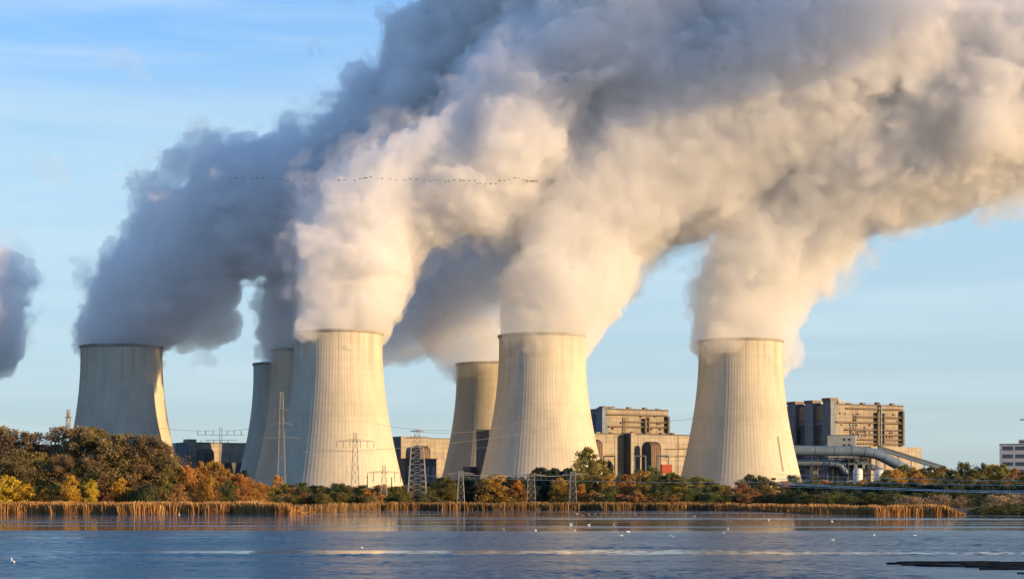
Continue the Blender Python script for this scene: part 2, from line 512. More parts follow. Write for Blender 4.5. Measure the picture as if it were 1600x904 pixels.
def make_plumes():
    for lab, sd, chains, wsp in PLUMES:
        soft = sd in (5, 6, 7)
        o = plume_mesh('steam_plume', chains, STEAM3 if sd in (2, 5) else STEAM2 if soft else STEAM, vox=VOX, seed=sd, wisp=wsp, veil=VEIL, bill=.8 if soft else 1.0)
        tag(o, lab, 'steam plume', 'steam plumes over the cooling towers')
    # unseen thin cloud added beyond the right border to shade the upper plumes
    o = plume_mesh('steam_plume', [[(2060,-245,140,1200),(2210,-290,150,1150)]], SHADE_CLOUD, vox=4, seed=9, wisp=8)
    tag(o, 'unseen cloud added beyond the upper right border to shade the plumes', 'steam plume', 'steam plumes over the cooling towers')
    # thin torn wisps in the open sky at upper left
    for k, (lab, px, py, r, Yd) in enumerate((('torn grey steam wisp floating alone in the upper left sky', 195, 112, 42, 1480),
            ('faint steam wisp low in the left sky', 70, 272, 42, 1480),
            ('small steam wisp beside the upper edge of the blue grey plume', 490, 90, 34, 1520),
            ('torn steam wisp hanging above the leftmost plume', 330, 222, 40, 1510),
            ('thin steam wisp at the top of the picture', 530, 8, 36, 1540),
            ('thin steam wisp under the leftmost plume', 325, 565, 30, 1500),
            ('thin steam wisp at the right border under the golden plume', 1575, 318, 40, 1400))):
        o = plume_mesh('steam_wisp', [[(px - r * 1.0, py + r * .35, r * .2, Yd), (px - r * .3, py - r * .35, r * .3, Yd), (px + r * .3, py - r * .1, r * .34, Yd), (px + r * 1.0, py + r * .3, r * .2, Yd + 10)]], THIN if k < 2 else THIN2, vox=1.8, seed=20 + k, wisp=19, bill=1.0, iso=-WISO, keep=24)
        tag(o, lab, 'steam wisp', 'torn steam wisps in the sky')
make_plumes()
# ------------------------------------------------------------------ lake and land
def sstep(a, b, x):
    t = min(1, max(0, (x - a) / (b - a))); return t * t * (3 - 2 * t)
def shore_y(x):
    wob = 6 * math.sin(x * .043 + 1) + 3 * math.sin(x * .131)
    y = 540 + (700 - 540) * sstep(-62, -48, x)
    y += (512 - 700) * sstep(72, 96, x)
    return y + wob * .5
def ground_z(x, y):
    d = y - shore_y(x)
    z = -1.2 + 1.2 * sstep(-14, 0, d) + 1.3 * sstep(0, 30, d) + .5 * sstep(30, 400, d)
    if d > 40: z += .25 * math.sin(x * .05) * math.sin(y * .037)
    return z

def graded(a, b, fine0, fine1, step, grow):
    out = [fine0]; v = fine0
    while v < fine1: v += step; out.append(v)
    s = step
    while out[-1] < b: s *= grow; out.append(out[-1] + s)
    s = step; pre = []; v = fine0
    while v > a: s *= grow; v -= s; pre.append(v)
    return pre[::-1] + out
gx = graded(-26000, 26000, -260, 320, 5, 1.35)
gy = graded(470, 52000, 490, 760, 5, 1.3)
gx = np.array(gx); gy = np.array(gy)
V = np.array([(x, y, ground_z(x, y)) for y in gy for x in gx])
nx_, ny_ = len(gx), len(gy)
ii, jj = np.meshgrid(np.arange(ny_ - 1), np.arange(nx_ - 1), indexing='ij')
a = (ii * nx_ + jj).ravel(); Q = np.stack([a, a + 1, a + nx_ + 1, a + nx_], 1)
gm, nt, b = new_mat('meadow_soil')
v = mapping(nt, (1, 1, 1)); n1 = noise(nt, .06, 6, .65, v); n2 = noise(nt, .9, 4, .6, v)
r1 = ramp(nt, [(.3, (.035, .03, .016)), (.5, (.07, .055, .025)), (.72, (.12, .085, .035))]); nt.links.new(n1.outputs['Fac'], r1.inputs['Fac'])
r2 = ramp(nt, [(.3, (.6,) * 3), (.7, (1.2,) * 3)]); nt.links.new(n2.outputs['Fac'], r2.inputs['Fac'])
nt.links.new(mixc(nt, 1.0, r1.outputs['Color'], r2.outputs['Color'], 'MULTIPLY'), b.inputs['Base Color'])
b.inputs['Roughness'].default_value = 1.0
tag(link('ground', np_mesh('ground', V, Q, [gm], smooth=True)), 'flat meadow land behind the lake shore', None, None, 'structure')

def water_mat():
    m, nt, b = new_mat('lake_water')
    b.inputs['Base Color'].default_value = WATER_COL
    b.inputs['IOR'].default_value = 1.333
    g = nt.nodes.new('ShaderNodeNewGeometry'); pos = g.outputs['Position']
    def mapped(scale, rot=0):
        mp = nt.nodes.new('ShaderNodeMapping'); mp.inputs['Scale'].default_value = scale
        mp.inputs['Rotation'].default_value = (0, 0, math.radians(rot))
        nt.links.new(pos, mp.inputs['Vector']); return mp.outputs['Vector']
    # ripples: long crests across the wind
    a1 = noise(nt, 1.0, 3, .6, mapped((.55, 1.3, 1), 12)); a2 = noise(nt, 1.0, 3, .6, mapped((1.7, 3.0, 1), -8))
    a3 = noise(nt, 1.0, 2, .5, mapped((.12, .22, 1), 20))
    h = math_(nt, 'ADD', math_(nt, 'MULTIPLY', a1.outputs['Fac'], .55), math_(nt, 'MULTIPLY', a2.outputs['Fac'], .2))
    h = math_(nt, 'ADD', h, math_(nt, 'MULTIPLY', a3.outputs['Fac'], .9))
    # wind patches: calm, mirror like streaks lie far out, ruffled water near
    sx = nt.nodes.new('ShaderNodeSeparateXYZ'); nt.links.new(pos, sx.inputs[0])
    band = noise(nt, 1.0, 3, .5, mapped((.005, .05, 1), 2))
    near = nt.nodes.new('ShaderNodeMapRange'); near.interpolation_type = 'SMOOTHSTEP'
    near.inputs[1].default_value = 330; near.inputs[2].default_value = 215; near.inputs[3].default_value = -.075; near.inputs[4].default_value = .15
    nt.links.new(sx.outputs['Y'], near.inputs[0])
    t = math_(nt, 'ADD', band.outputs['Fac'], near.outputs[0])
    cal = nt.nodes.new('ShaderNodeMapRange'); cal.interpolation_type = 'SMOOTHSTEP'
    cal.inputs[1].default_value = .455; cal.inputs[2].default_value = .56; cal.inputs[3].default_value = .02; cal.inputs[4].default_value = 1.0
    nt.links.new(t, cal.inputs[0])
    bp = nt.nodes.new('ShaderNodeBump'); bp.inputs['Distance'].default_value = WAVE
    nt.links.new(cal.outputs[0], bp.inputs['Strength']); nt.links.new(h, bp.inputs['Height'])
    nt.links.new(bp.outputs['Normal'], b.inputs['Normal'])
    rr = nt.nodes.new('ShaderNodeMapRange'); rr.inputs[3].default_value = .03; rr.inputs[4].default_value = .22
    nt.links.new(cal.outputs[0], rr.inputs[0]); nt.links.new(rr.outputs[0], b.inputs['Roughness'])
    return m
def wave_noise(x, y, sx, sy, rot, o):
    c, s_ = math.cos(rot), math.sin(rot)
    u = (x * c + y * s_) / sx; v = (-x * s_ + y * c) / sy
    return vnoise(u + o, v + 1.7 * o, np.zeros_like(u) + .37 * o)
gx2 = np.array(graded(-9000, 9000, -88, 88, .30, 1.35)); gy2 = []
y = 98.0
while y < 285: gy2.append(y); y += .16 + (y - 98) * .0012
gy2 = np.array(graded(-600, 98, -600, -600, 1, 1)[:0] + [-600, -200, 0, 50, 80, 92] + gy2 + [290, 300, 330, 380, 450, 520, 600, 700, 760])
XX, YY = np.meshgrid(gx2, gy2); nx_, ny_ = len(gx2), len(gy2)
env = np.clip((88 - np.abs(XX)) / 8, 0, 1) * np.clip((YY - 98) / 4, 0, 1) * np.clip((282 - YY) / 60, 0, 1)
patch = np.clip(.8 + .75 * wave_noise(XX, YY, 34, 10, .05, 3.3) + .4 * wave_noise(XX, YY, 11, 4.5, .05, 8.3), .12, 1.4)
dark_patch = np.clip(((XX - 24) / 4), 0, 1) * np.clip((YY - 104) / 4, 0, 1) * np.clip((154 - YY) / 4, 0, 1)
patch *= 1 - .85 * dark_patch
hgt = .03 * wave_noise(XX, YY, 2.6, 1.6, .25, 1.1) + .06 * wave_noise(XX, YY, 1.1, .85, -.2, 2.7) + .07 * wave_noise(XX, YY, .62, .6, .1, 5.1)
V = np.stack([XX, YY, hgt * env * patch * WAVEH], -1).reshape(-1, 3)
ii, jj = np.meshgrid(np.arange(ny_ - 1), np.arange(nx_ - 1), indexing='ij')
a = (ii * nx_ + jj).ravel(); Q = np.stack([a, a + 1, a + nx_ + 1, a + nx_], 1)
tag(link('lake_water', np_mesh('lake_water', V, Q, [water_mat()], smooth=True)), 'wide blue lake with wind ripples and calm bright streaks', None, None, 'structure')
# lake bed so the sheet of water has a bottom far away from the shore
m = MB(); m.add([(-9500, -900, -1.6), (9500, -900, -1.6), (9500, 770, -1.6), (-9500, 770, -1.6)], [(0, 1, 2, 3)])
tag(m.build('lake_bed', gm), 'muddy bed under the lake', None, None, 'structure')

# dark reflecting water, lower right: its tone painted on thin near-black streaks
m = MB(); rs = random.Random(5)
for k in range(150):                                   # many flat streaks, denser away from the torn left end
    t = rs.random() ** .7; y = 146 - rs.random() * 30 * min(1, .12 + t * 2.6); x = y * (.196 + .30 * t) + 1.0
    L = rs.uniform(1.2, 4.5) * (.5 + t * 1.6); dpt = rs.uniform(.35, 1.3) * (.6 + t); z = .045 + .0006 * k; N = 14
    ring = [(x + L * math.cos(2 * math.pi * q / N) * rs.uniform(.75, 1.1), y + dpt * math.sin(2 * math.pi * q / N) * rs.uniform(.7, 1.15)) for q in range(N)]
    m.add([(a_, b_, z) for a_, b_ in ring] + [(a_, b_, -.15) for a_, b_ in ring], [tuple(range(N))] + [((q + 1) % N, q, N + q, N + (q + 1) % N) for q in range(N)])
wm = surf('dark_water_patch', (.004, .007, .012), (.012, .016, .024), .6, 1.0, (1, .4, 1), 0, .4)
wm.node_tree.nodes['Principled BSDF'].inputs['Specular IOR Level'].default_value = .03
tag(m.build('dark_water_patch', wm), 'dark reflection patch painted as flat streaks on the water in the lower right', 'dark_patch', None, 'stuff')

# ------------------------------------------------------------------ reeds
def reed_mat(name, stops):
    m, nt, b = new_mat(name)
    at = nt.nodes.new('ShaderNodeAttribute'); at.attribute_name = 'tint'
    r = ramp(nt, stops); nt.links.new(at.outputs['Fac'], r.inputs['Fac'])
    nt.links.new(r.outputs['Color'], b.inputs['Base Color']); b.inputs['Roughness'].default_value = .8
    tr = nt.nodes.new('ShaderNodeBsdfTranslucent'); nt.links.new(r.outputs['Color'], tr.inputs['Color'])
    mx = nt.nodes.new('ShaderNodeMixShader'); mx.inputs[0].default_value = .25
    nt.links.new(b.outputs[0], mx.inputs[1]); nt.links.new(tr.outputs[0], mx.inputs[2])
    nt.links.new(mx.outputs[0], nt.nodes['Material Output'].inputs['Surface'])
    return m
REED = reed_mat('reed_straw', [(0, (.13, .065, .02)), (.45, (.33, .17, .05)), (.8, (.50, .27, .085)), (1, (.55, .36, .15))])
REED2 = reed_mat('reed_olive', [(0, (.09, .055, .02)), (.5, (.23, .13, .042)), (1, (.40, .24, .085))])

def reed_bed(label, x0, x1, depth, h, n, mat, seed, off=-2.0, gapf=.05):
    r = np.random.default_rng(seed)
    x = r.uniform(x0, x1, n); back = r.random(n) ** 1.2 * depth
    # clumps: density, height and tint waver along the shore
    k = np.sin(x * .71 + seed + 2 * np.sin(x * .13)) * .4 + np.sin(x * 1.93 + 2 * seed + np.sin(x * .37) * 2) * .35 + np.sin(x * .23) * .35 + np.sin(x * 4.1) * .2
    y = np.array([shore_y(q) for q in x]) + off + back + np.sin(x * .31) * 1.2 + np.sin(x * 1.27) * .3 + np.sin(x * .09 + seed) * 1.5
    keep = r.random(n) > gapf * (1 - k) * .8
    x, y, k, back = x[keep], y[keep], k[keep], back[keep]; n = len(x)
    z = np.array([max(-.3, ground_z(a_, b_)) for a_, b_ in zip(x, y)])
    fade = np.clip(np.minimum((x - x0) / 5, (x1 - x) / 5), .25, 1)
    H = h * (.72 + .34 * r.random(n) ** 1.5 + .08 * k) * fade
    wv = r.uniform(.05, .13, n); an = r.uniform(0, np.pi, n)
    lx = r.normal(0, .12, n) * H; ly = r.normal(0, .12, n) * H
    dx = np.cos(an) * wv; dy = np.sin(an) * wv
    P = np.stack([np.stack([x - dx, y - dy, z], 1), np.stack([x + dx, y + dy, z], 1),
                  np.stack([x + dx * 1.5 + lx * .6, y + dy * 1.5 + ly * .6, z + H * .72], 1), np.stack([x - dx * 1.5 + lx * .6, y - dy * 1.5 + ly * .6, z + H * .72], 1),
                  np.stack([x + dx * .5 + lx, y + dy * .5 + ly, z + H], 1), np.stack([x - dx * .5 + lx, y - dy * .5 + ly, z + H], 1)], 1).reshape(-1, 3)
    i0 = np.arange(n) * 6
    Q = np.concatenate([np.stack([i0, i0 + 1, i0 + 2, i0 + 3], 1), np.stack([i0 + 3, i0 + 2, i0 + 4, i0 + 5], 1)])
    t = np.clip(.5 + .22 * k + r.normal(0, .17, n), 0, 1)
    o = link('reeds', np_mesh('reeds', P, Q, [mat], np.concatenate([t, np.clip(t + .12, 0, 1)])))
    tag(o, label, 'reeds', None, 'stuff')
reed_bed('tall orange straw coloured reeds along the left shore', -215, -58, 11, 3.45, 30000, REED, 3, off=-5)
reed_bed('low brown and gold reeds along the middle shore below the towers', -76, 84, 9, 2.9, 17000, REED2, 5, off=-3, gapf=.3)
reed_bed('golden reeds on the low right hand bank', 76, 121, 8, 2.7, 9000, REED, 9, off=-3, gapf=.2)
# ------------------------------------------------------------------ trees and shrubs
def leaf_mat(name, c0, c1, c2):
    m, nt, b = new_mat(name)
    at = nt.nodes.new('ShaderNodeAttribute'); at.attribute_name = 'tint'
    r = ramp(nt, [(0, c0), (.5, c1), (1, c2)]); nt.links.new(at.outputs['Fac'], r.inputs['Fac'])
    oi = nt.nodes.new('ShaderNodeObjectInfo')
    hs = nt.nodes.new('ShaderNodeHueSaturation')
    h = nt.nodes.new('ShaderNodeMapRange'); h.inputs[3].default_value = .482; h.inputs[4].default_value = .518
    nt.links.new(oi.outputs['Random'], h.inputs[0]); nt.links.new(h.outputs[0], hs.inputs['Hue'])
    vv = math_(nt, 'FRACT', math_(nt, 'MULTIPLY', oi.outputs['Random'], 7.3))
    v2 = nt.nodes.new('ShaderNodeMapRange'); v2.inputs[3].default_value = .75; v2.inputs[4].default_value = 1.25
    nt.links.new(vv, v2.inputs[0]); nt.links.new(v2.outputs[0], hs.inputs['Value'])
    nt.links.new(r.outputs['Color'], hs.inputs['Color'])
    nt.links.new(hs.outputs[0], b.inputs['Base Color']); b.inputs['Roughness'].default_value = .7
    tr = nt.nodes.new('ShaderNodeBsdfTranslucent'); nt.links.new(hs.outputs[0], tr.inputs['Color'])
    mx = nt.nodes.new('ShaderNodeMixShader'); mx.inputs[0].default_value = .42
    nt.links.new(b.outputs[0], mx.inputs[1]); nt.links.new(tr.outputs[0], mx.inputs[2])
    nt.links.new(mx.outputs[0], nt.nodes['Material Output'].inputs['Surface'])
    return m
BARK = surf('bark', (.045, .03, .02), (.10, .07, .045), 1.2)
LEAF = {
 'brown': leaf_mat('leaf_brown', (.10, .072, .034), (.215, .15, .066), (.33, .235, .105)),
 'olive': leaf_mat('leaf_olive', (.085, .08, .024), (.20, .172, .044), (.33, .265, .07)),
 'green': leaf_mat('leaf_green', (.045, .058, .024), (.105, .12, .04), (.18, .185, .06)),
 'pine': leaf_mat('leaf_pine', (.014, .031, .022), (.034, .058, .036), (.066, .096, .05)),
 'yellow': leaf_mat('leaf_yellow', (.28, .17, .015), (.52, .34, .03), (.64, .46, .05)),
 'orange': leaf_mat('leaf_orange', (.22, .105, .022), (.44, .23, .048), (.60, .35, .085)),
 'rust': leaf_mat('leaf_rust', (.17, .085, .035), (.34, .17, .063), (.48, .26, .10)),
 'pale': leaf_mat('leaf_pale', (.14, .10, .06), (.29, .21, .12), (.42, .31, .18)),
}
def tree_proto(kind, seed, h, wid, nleaf, leaf, shape, dens=1.0, nlim=9):
    """a trunk with limbs (one mesh) and a crown of leaf faces gathered in clumps on the twigs (one mesh); z up, base at 0"""
    r = random.Random(seed); g = np.random.default_rng(seed)
    m = MB(); tips = []
    low = {'round': .22, 'tall': .12, 'cone': .06, 'bush': .02}[shape]
    bend = [(r.uniform(-.03, .03) * h * k / 4, r.uniform(-.03, .03) * h * k / 4) for k in range(6)]
    def tp(t):
        k = min(4, int(t * 5)); f = t * 5 - k
        return Vector((bend[k][0] * (1 - f) + bend[k + 1][0] * f, bend[k][1] * (1 - f) + bend[k + 1][1] * f, t * h * .93))
    base = .016 * h + .05
    m.tube([tp(k / 8) - Vector((0, 0, .3 if k == 0 else 0)) for k in range(9)], [base * (1 - .9 * k / 8) for k in range(9)], 6)
    for i in range(nlim * 3):
        t = low + (1 - low) * (i + r.random()) / (nlim * 3)
        u = (t - low) / (1 - low)
        if shape == 'cone': rad = (1 - u) * .95 + .06
        elif shape == 'tall': rad = math.sin(math.pi * min(1, u * .82 + .2)) ** .7
        elif shape == 'bush': rad = math.sqrt(max(.05, 1 - u ** 2.2))
        else: rad = math.sin(math.pi * min(1, u * .78 + .2)) ** .6
        rad *= wid / 2 * r.uniform(.62, 1.12)
        an = i * 2.4 + r.uniform(-.5, .5)
        p = tp(t * .92); up = .35 if shape != 'cone' else -.05
        q = p + Vector((math.cos(an) * rad, math.sin(an) * rad, rad * up * r.uniform(.3, 1.3)))
        mid = p.lerp(q, .5) + Vector((0, 0, rad * .08))
        rr = base * .38 * (1 - .6 * u)
        m.tube([p, mid, q], [rr, rr * .6, rr * .2], 4)
        tips.append((q, rad)); tips.append((p.lerp(q, .72) + Vector((r.uniform(-.2, .2), r.uniform(-.2, .2), .15)) * rad * .5, rad * .9))
        if rad > .25 * wid and shape in ('round', 'tall', 'bush'): tips.append((mid, rad * .8))
    tr_me = None
    T = np.array([tuple(q) for q, _ in tips]); R = np.array([max(.10 * wid, {'bush': .46, 'tall': .52}.get(shape, .40) * a) for _, a in tips])
    if shape == 'cone': R *= .75
    ct = np.clip(g.normal(.5, .2, len(T)) , 0, 1)
    idx = g.integers(0, len(T), nleaf)
    dirv = g.normal(0, 1, (nleaf, 3)); dirv /= np.linalg.norm(dirv, axis=1)[:, None]
    rad = R[idx] * (g.random(nleaf) ** .45) * (.8 + .5 * g.random(nleaf)); dirv[:, 2] *= .62
    P = T[idx] + dirv * rad[:, None]
    P[:, 2] = np.maximum(P[:, 2], .15 + .3 * g.random(nleaf))
    s = leaf * g.uniform(.6, 1.35, nleaf)
    a = g.normal(0, 1, (nleaf, 3)); a /= np.linalg.norm(a, axis=1)[:, None]
    b = g.normal(0, 1, (nleaf, 3)); b -= (a * b).sum(1)[:, None] * a; b /= np.linalg.norm(b, axis=1)[:, None]
    a *= s[:, None] * .5; b *= s[:, None] * .36
    V = np.stack([P - a, P + b, P + a, P - b], 1).reshape(-1, 3)
    Q = np.arange(nleaf * 4).reshape(-1, 4)
    tint = np.clip(ct[idx] + g.normal(0, .09, nleaf), 0, 1)
    return m, (V, Q, tint), kind
PROTO = {}
def proto(key, *a):
    """trunk mesh and crown mesh of one kind of tree, made once"""
    m, (V, Q, t), kind = tree_proto(*a)
    me = bpy.data.meshes.new('trunk'); me.from_pydata([tuple(p) for p in m.v], [], m.f); me.materials.append(BARK); me.update()
    PROTO[key] = (me, np_mesh('crown', V, Q, [LEAF[kind]], t), a[2], a[3])
# key: kind, seed, height, width, leaves, leaf size, shape
for k in range(3):
    proto(('brown', k), 'brown', 20 + k, 22, 15, 9000, .5, 'round', 1, 11)
    proto(('olive', k), 'olive', 30 + k, 18, 12, 9000, .48, 'round', 1, 10)
    proto(('green', k), 'green', 40 + k, 14, 10, 7500, .44, 'tall', 1, 9)
for k in range(2):
    proto(('yellow', k), 'yellow', 50 + k, 10, 6, 4200, .34, 'tall', 1, 8)
    proto(('orange', k), 'orange', 60 + k, 9, 8, 5200, .36, 'bush', 1, 8)
    proto(('rust', k), 'rust', 70 + k, 7, 7, 4200, .34, 'bush', 1, 7)
    proto(('pine', k), 'pine', 80 + k, 14, 9, 6000, .55, 'round', 1, 12)
    proto(('pinebush', k), 'pine', 85 + k, 8, 9, 6000, .42, 'bush', 1, 9)
    proto(('shrub', k), 'olive', 90 + k, 6, 8, 5200, .36, 'bush', 1, 8)
    proto(('dark', k), 'green', 95 + k, 8, 9, 6000, .38, 'bush', 1, 9)
    proto(('pale', k), 'pale', 100 + k, 4, 7, 1500, .34, 'bush', 1, 7)
    proto(('birch', k), 'olive', 110 + k, 17, 10, 9000, .44, 'tall', 1, 10)

NAMES = {'brown': ('oak_tree', 'tree'), 'olive': ('broadleaf_tree', 'tree'), 'green': ('broadleaf_tree', 'tree'), 'yellow': ('yellow_tree', 'tree'),
         'orange': ('autumn_tree', 'tree'), 'rust': ('autumn_shrub', 'shrub'), 'pine': ('pine_tree', 'tree'), 'pinebush': ('pine_tree', 'tree'), 'shrub': ('shrub', 'shrub'),
         'dark': ('dark_shrub', 'shrub'), 'pale': ('dry_shrub', 'shrub'), 'birch': ('birch_tree', 'tree')}
_cnt = {}
def plant(kind, px, ptop, wpx, Yd, label, group, pbase=None):
    k = _cnt.get(kind, 0); _cnt[kind] = k + 1
    n = sum(1 for q in PROTO if q[0] == kind)
    tm, cm, h, wd = PROTO[(kind, k % n)]
    x = wx(px, Yd); z0 = max(ground_z(x, Yd) - .15, -.1)
    H = max(1.5, wz(ptop, Yd) - z0); Wd = wpx / F * Yd
    o = empty(NAMES[kind][0], (x, Yd, z0), random.uniform(0, 6.28))
    s = H / h * 1.07; sw = Wd / wd * 1.14
    o.scale = (sw, sw, s)
    tag(o, label, NAMES[kind][1], group)
    link('trunk', tm, o); link('crown', cm, o)
    return o

R = random.Random(21)
# the wood on the left shore ------------------------------------------------
g1 = 'trees of the wood on the left shore'
LW = [('brown', 8, 664, 75), ('brown', 40, 668, 70), ('olive', 66, 690, 60), ('brown', 98, 660, 80), ('brown', 128, 662, 75), ('olive', 150, 664, 80),
      ('brown', 178, 672, 70), ('brown', 205, 671, 75), ('brown', 232, 676, 70), ('brown', 255, 686, 60), ('brown', -30, 660, 80), ('brown', -75, 655, 90)]
lab = {'brown': 'tall rusty brown tree with thinning crown in the wood on the left shore',
       'olive': 'tall olive green tree in the wood on the left shore',
       'green': 'dark green tree inside the wood on the left shore',
       'yellow': 'small yellow tree at the edge of the left wood',
       'orange': 'bushy orange tree between the left wood and the shaded towers',
       'shrub': 'low olive shrub at the foot of the left wood', 'rust': 'low rust coloured shrub at the foot of the left wood',
       'dark': 'low dark green shrub at the foot of the left wood'}
for k, px, pt, wp in LW: plant(k, px, pt + R.uniform(-2, 3), wp, R.uniform(575, 600), lab[k], g1)
for i in range(13): plant(['olive', 'brown', 'green', 'brown', 'olive'][i % 5], -40 + i * 24 + R.uniform(-8, 8), R.uniform(696, 722), R.uniform(42, 62), R.uniform(566, 580), None, g1)
for o in bpy.data.objects:
    if o.get('group') == g1 and 'label' not in o: o['label'] = {'oak_tree': lab['brown'], 'broadleaf_tree': 'shorter olive or dark green tree standing inside the left wood'}[o.name.split('.')[0]]
for o in bpy.data.objects:
    if o.get('label') == lab['olive']: o['label'] = 'shorter olive or dark green tree standing inside the left wood'
plant('yellow', 112, 737, 26, 553, 'bright yellow young tree standing alone before the left wood', None)
plant('yellow', 142, 744, 18, 556, 'narrow yellow sapling just right of the bright yellow tree', None)
plant('yellow', 10, 738, 46, 556, 'wide yellow tree at the left border of the picture', None)
plant('yellow', 42, 752, 34, 557, 'round yellow bush beside the wide yellow tree at left', None)
plant('yellow', 190, 742, 30, 562, 'yellow green tree in the shade of the wood right of the saplings', None)
plant('orange', 72, 758, 26, 556, 'small olive orange bush left of the bright yellow tree', None)
for i in range(16): plant(R.choice(['shrub', 'dark', 'rust', 'shrub']), -10 + i * 19 + R.uniform(-6, 6), R.uniform(752, 766), R.uniform(24, 38), R.uniform(556, 564), None, 'shrubs at the foot of the left wood')
for o in bpy.data.objects:
    if o.get('group') == 'shrubs at the foot of the left wood' and 'label' not in o:
        o['label'] = lab[{'shrub': 'shrub', 'dark_shrub': 'dark', 'autumn_shrub': 'rust'}[o.name.split('.')[0]]]
# orange slope right of the wood
g2 = 'autumn trees between the left wood and the shaded towers'
for px, pt, wp, k in ((268, 712, 40, 'olive'), (290, 722, 38, 'orange'), (312, 718, 36, 'orange'), (335, 716, 40, 'orange'), (352, 728, 34, 'orange'), (372, 736, 36, 'orange'),
                      (390, 742, 32, 'orange'), (404, 750, 28, 'orange'), (300, 740, 34, 'rust'), (330, 744, 34, 'orange'), (360, 748, 30, 'dark'), (278, 738, 36, 'dark')):
    plant(k, px, pt + 2, wp, R.uniform(570, 610), {'orange': lab['orange'], 'olive': 'olive tree at the right end of the left wood', 'rust': 'rust red shrub among the orange trees left of the shaded towers',
          'dark': 'dark green shrub among the orange trees left of the shaded towers'}[k], g2)
plant('orange', 434, 741, 22, 760, 'round orange tree at the foot of the blue shaded towers', None)
plant('pine', 381, 731, 14, 640, 'small dark pine poking out above the orange trees at left', None)
# low bushes below the big sunlit tower
g3 = 'bushes along the middle shore'
lb = {'shrub': 'low olive bush in the row on the middle shore', 'dark': 'low dark green bush in the row on the middle shore',
      'orange': 'orange bush in the row on the middle shore', 'rust': 'rust red bush in the row on the middle shore', 'pale': 'pale dry bush in the row on the middle shore'}
px = 405
while px < 700:
    k = R.choice(['shrub', 'dark', 'shrub', 'dark', 'orange']); plant(k, px, R.uniform(752, 763), R.uniform(26, 38), R.uniform(716, 745), lb[k], g3); px += R.uniform(9, 14)
px = 408
while px < 690:
    k = R.choice(['shrub', 'rust', 'shrub', 'dark']); plant(k, px, R.uniform(768, 776), R.uniform(20, 30), R.uniform(706, 714), lb[k], g3); px += R.uniform(11, 17)
# dark conifer hedge and orange crowns, middle
g4 = 'dark pines behind the middle shore'
px = 668
while px < 915:
    plant('pinebush', px, R.uniform(744, 756), R.uniform(26, 36), R.uniform(735, 765), 'low dark pine in the hedge between the towers and the shore', g4); px += R.uniform(8, 12)
for px, pt in ((838, 731), (848, 727), (858, 733), (868, 728), (878, 734), (888, 728), (898, 733)):
    plant('pine', px, pt, 26, 800, 'taller dark pine in the clump at the foot of the tower right of centre', g4)
plant('olive', 697, 742, 34, 722, 'olive tree with orange side between the lattice pylon and a T shaped pylon', None)
plant('orange', 775, 739, 46, 728, 'wide orange tree at the left foot of the tower right of centre', None)
plant('orange', 806, 748, 30, 735, 'small orange tree just left of the short lattice pylon', None)
plant('orange', 873, 745, 34, 722, 'round orange tree between the two short lattice pylons', None)
plant('orange', 908, 754, 22, 718, 'narrow orange tree leaning beside the red bush', None)
plant('rust', 928, 765, 28, 714, 'round red bush below the tall birch', None)
plant('birch', 918, 692, 44, 742, 'tall yellow green birch right of the tower at centre', None)
plant('birch', 938, 712, 40, 746, 'second yellow green birch leaning on the tall one', None)
plant('orange', 954, 738, 24, 735, 'orange brown tree below the birches', None)
plant('dark', 905, 735, 36, 760, 'dark green bush at the left foot of the birches', None)
plant('pine', 953, 716, 14, 770, 'small dark conifer before the tan turbine hall', None)
# middle right
for k, px, pt, wp, Yd, l in (
    ('orange', 980, 740, 40, 722, 'golden orange tree before the tan turbine hall'),
    ('orange', 1003, 733, 36, 735, 'taller golden tree right of the golden orange one'),
    ('dark', 1018, 727, 40, 770, 'dark green tree below the arched brown duct'),
    ('olive', 1045, 735, 46, 730, 'olive orange tree below the red container'),
    ('birch', 1062, 745, 34, 726, 'yellow green tree left of the rightmost tower'),
    ('olive', 1090, 742, 44, 745, 'broad olive tree at the left foot of the rightmost tower'),
    ('dark', 1110, 752, 36, 730, 'dark bush at the left foot of the rightmost tower'),
    ('shrub', 1130, 757, 32, 728, 'rounded olive bush below the rightmost tower'),
    ('rust', 1158, 752, 34, 716, 'bright orange tree below the rightmost tower'),
    ('green', 1170, 737, 30, 790, 'tall green tree before the rightmost tower'),
    ('dark', 1190, 742, 36, 760, 'dark olive tree before the middle of the rightmost tower'),
    ('orange', 1228, 750, 42, 716, 'broad orange tree at the right foot of the rightmost tower'),
    ('olive', 1203, 745, 34, 735, 'brown olive tree left of the broad orange tree'),
    ('dark', 1238, 742, 34, 790, 'dark tree behind the broad orange tree'),
    ('olive', 1000, 752, 34, 716, 'olive bush at the shore below the golden trees'),
    ('dark', 1028, 757, 34, 716, 'dark bush at the shore below the red container'),
    ('dark', 1085, 762, 34, 718, 'low dark bush at the shore left of the bright orange tree'),
    ('dark', 955, 758, 26, 716, 'dark bush at the shore right of the red bush')):
    plant(k, px, pt, wp, Yd, l, None)
px = 940
while px < 1250:
    k = R.choice(['shrub', 'rust', 'shrub', 'dark']); plant(k, px, R.uniform(767, 776), R.uniform(22, 32), R.uniform(706, 712), lb[k], g3); px += R.uniform(11, 17)
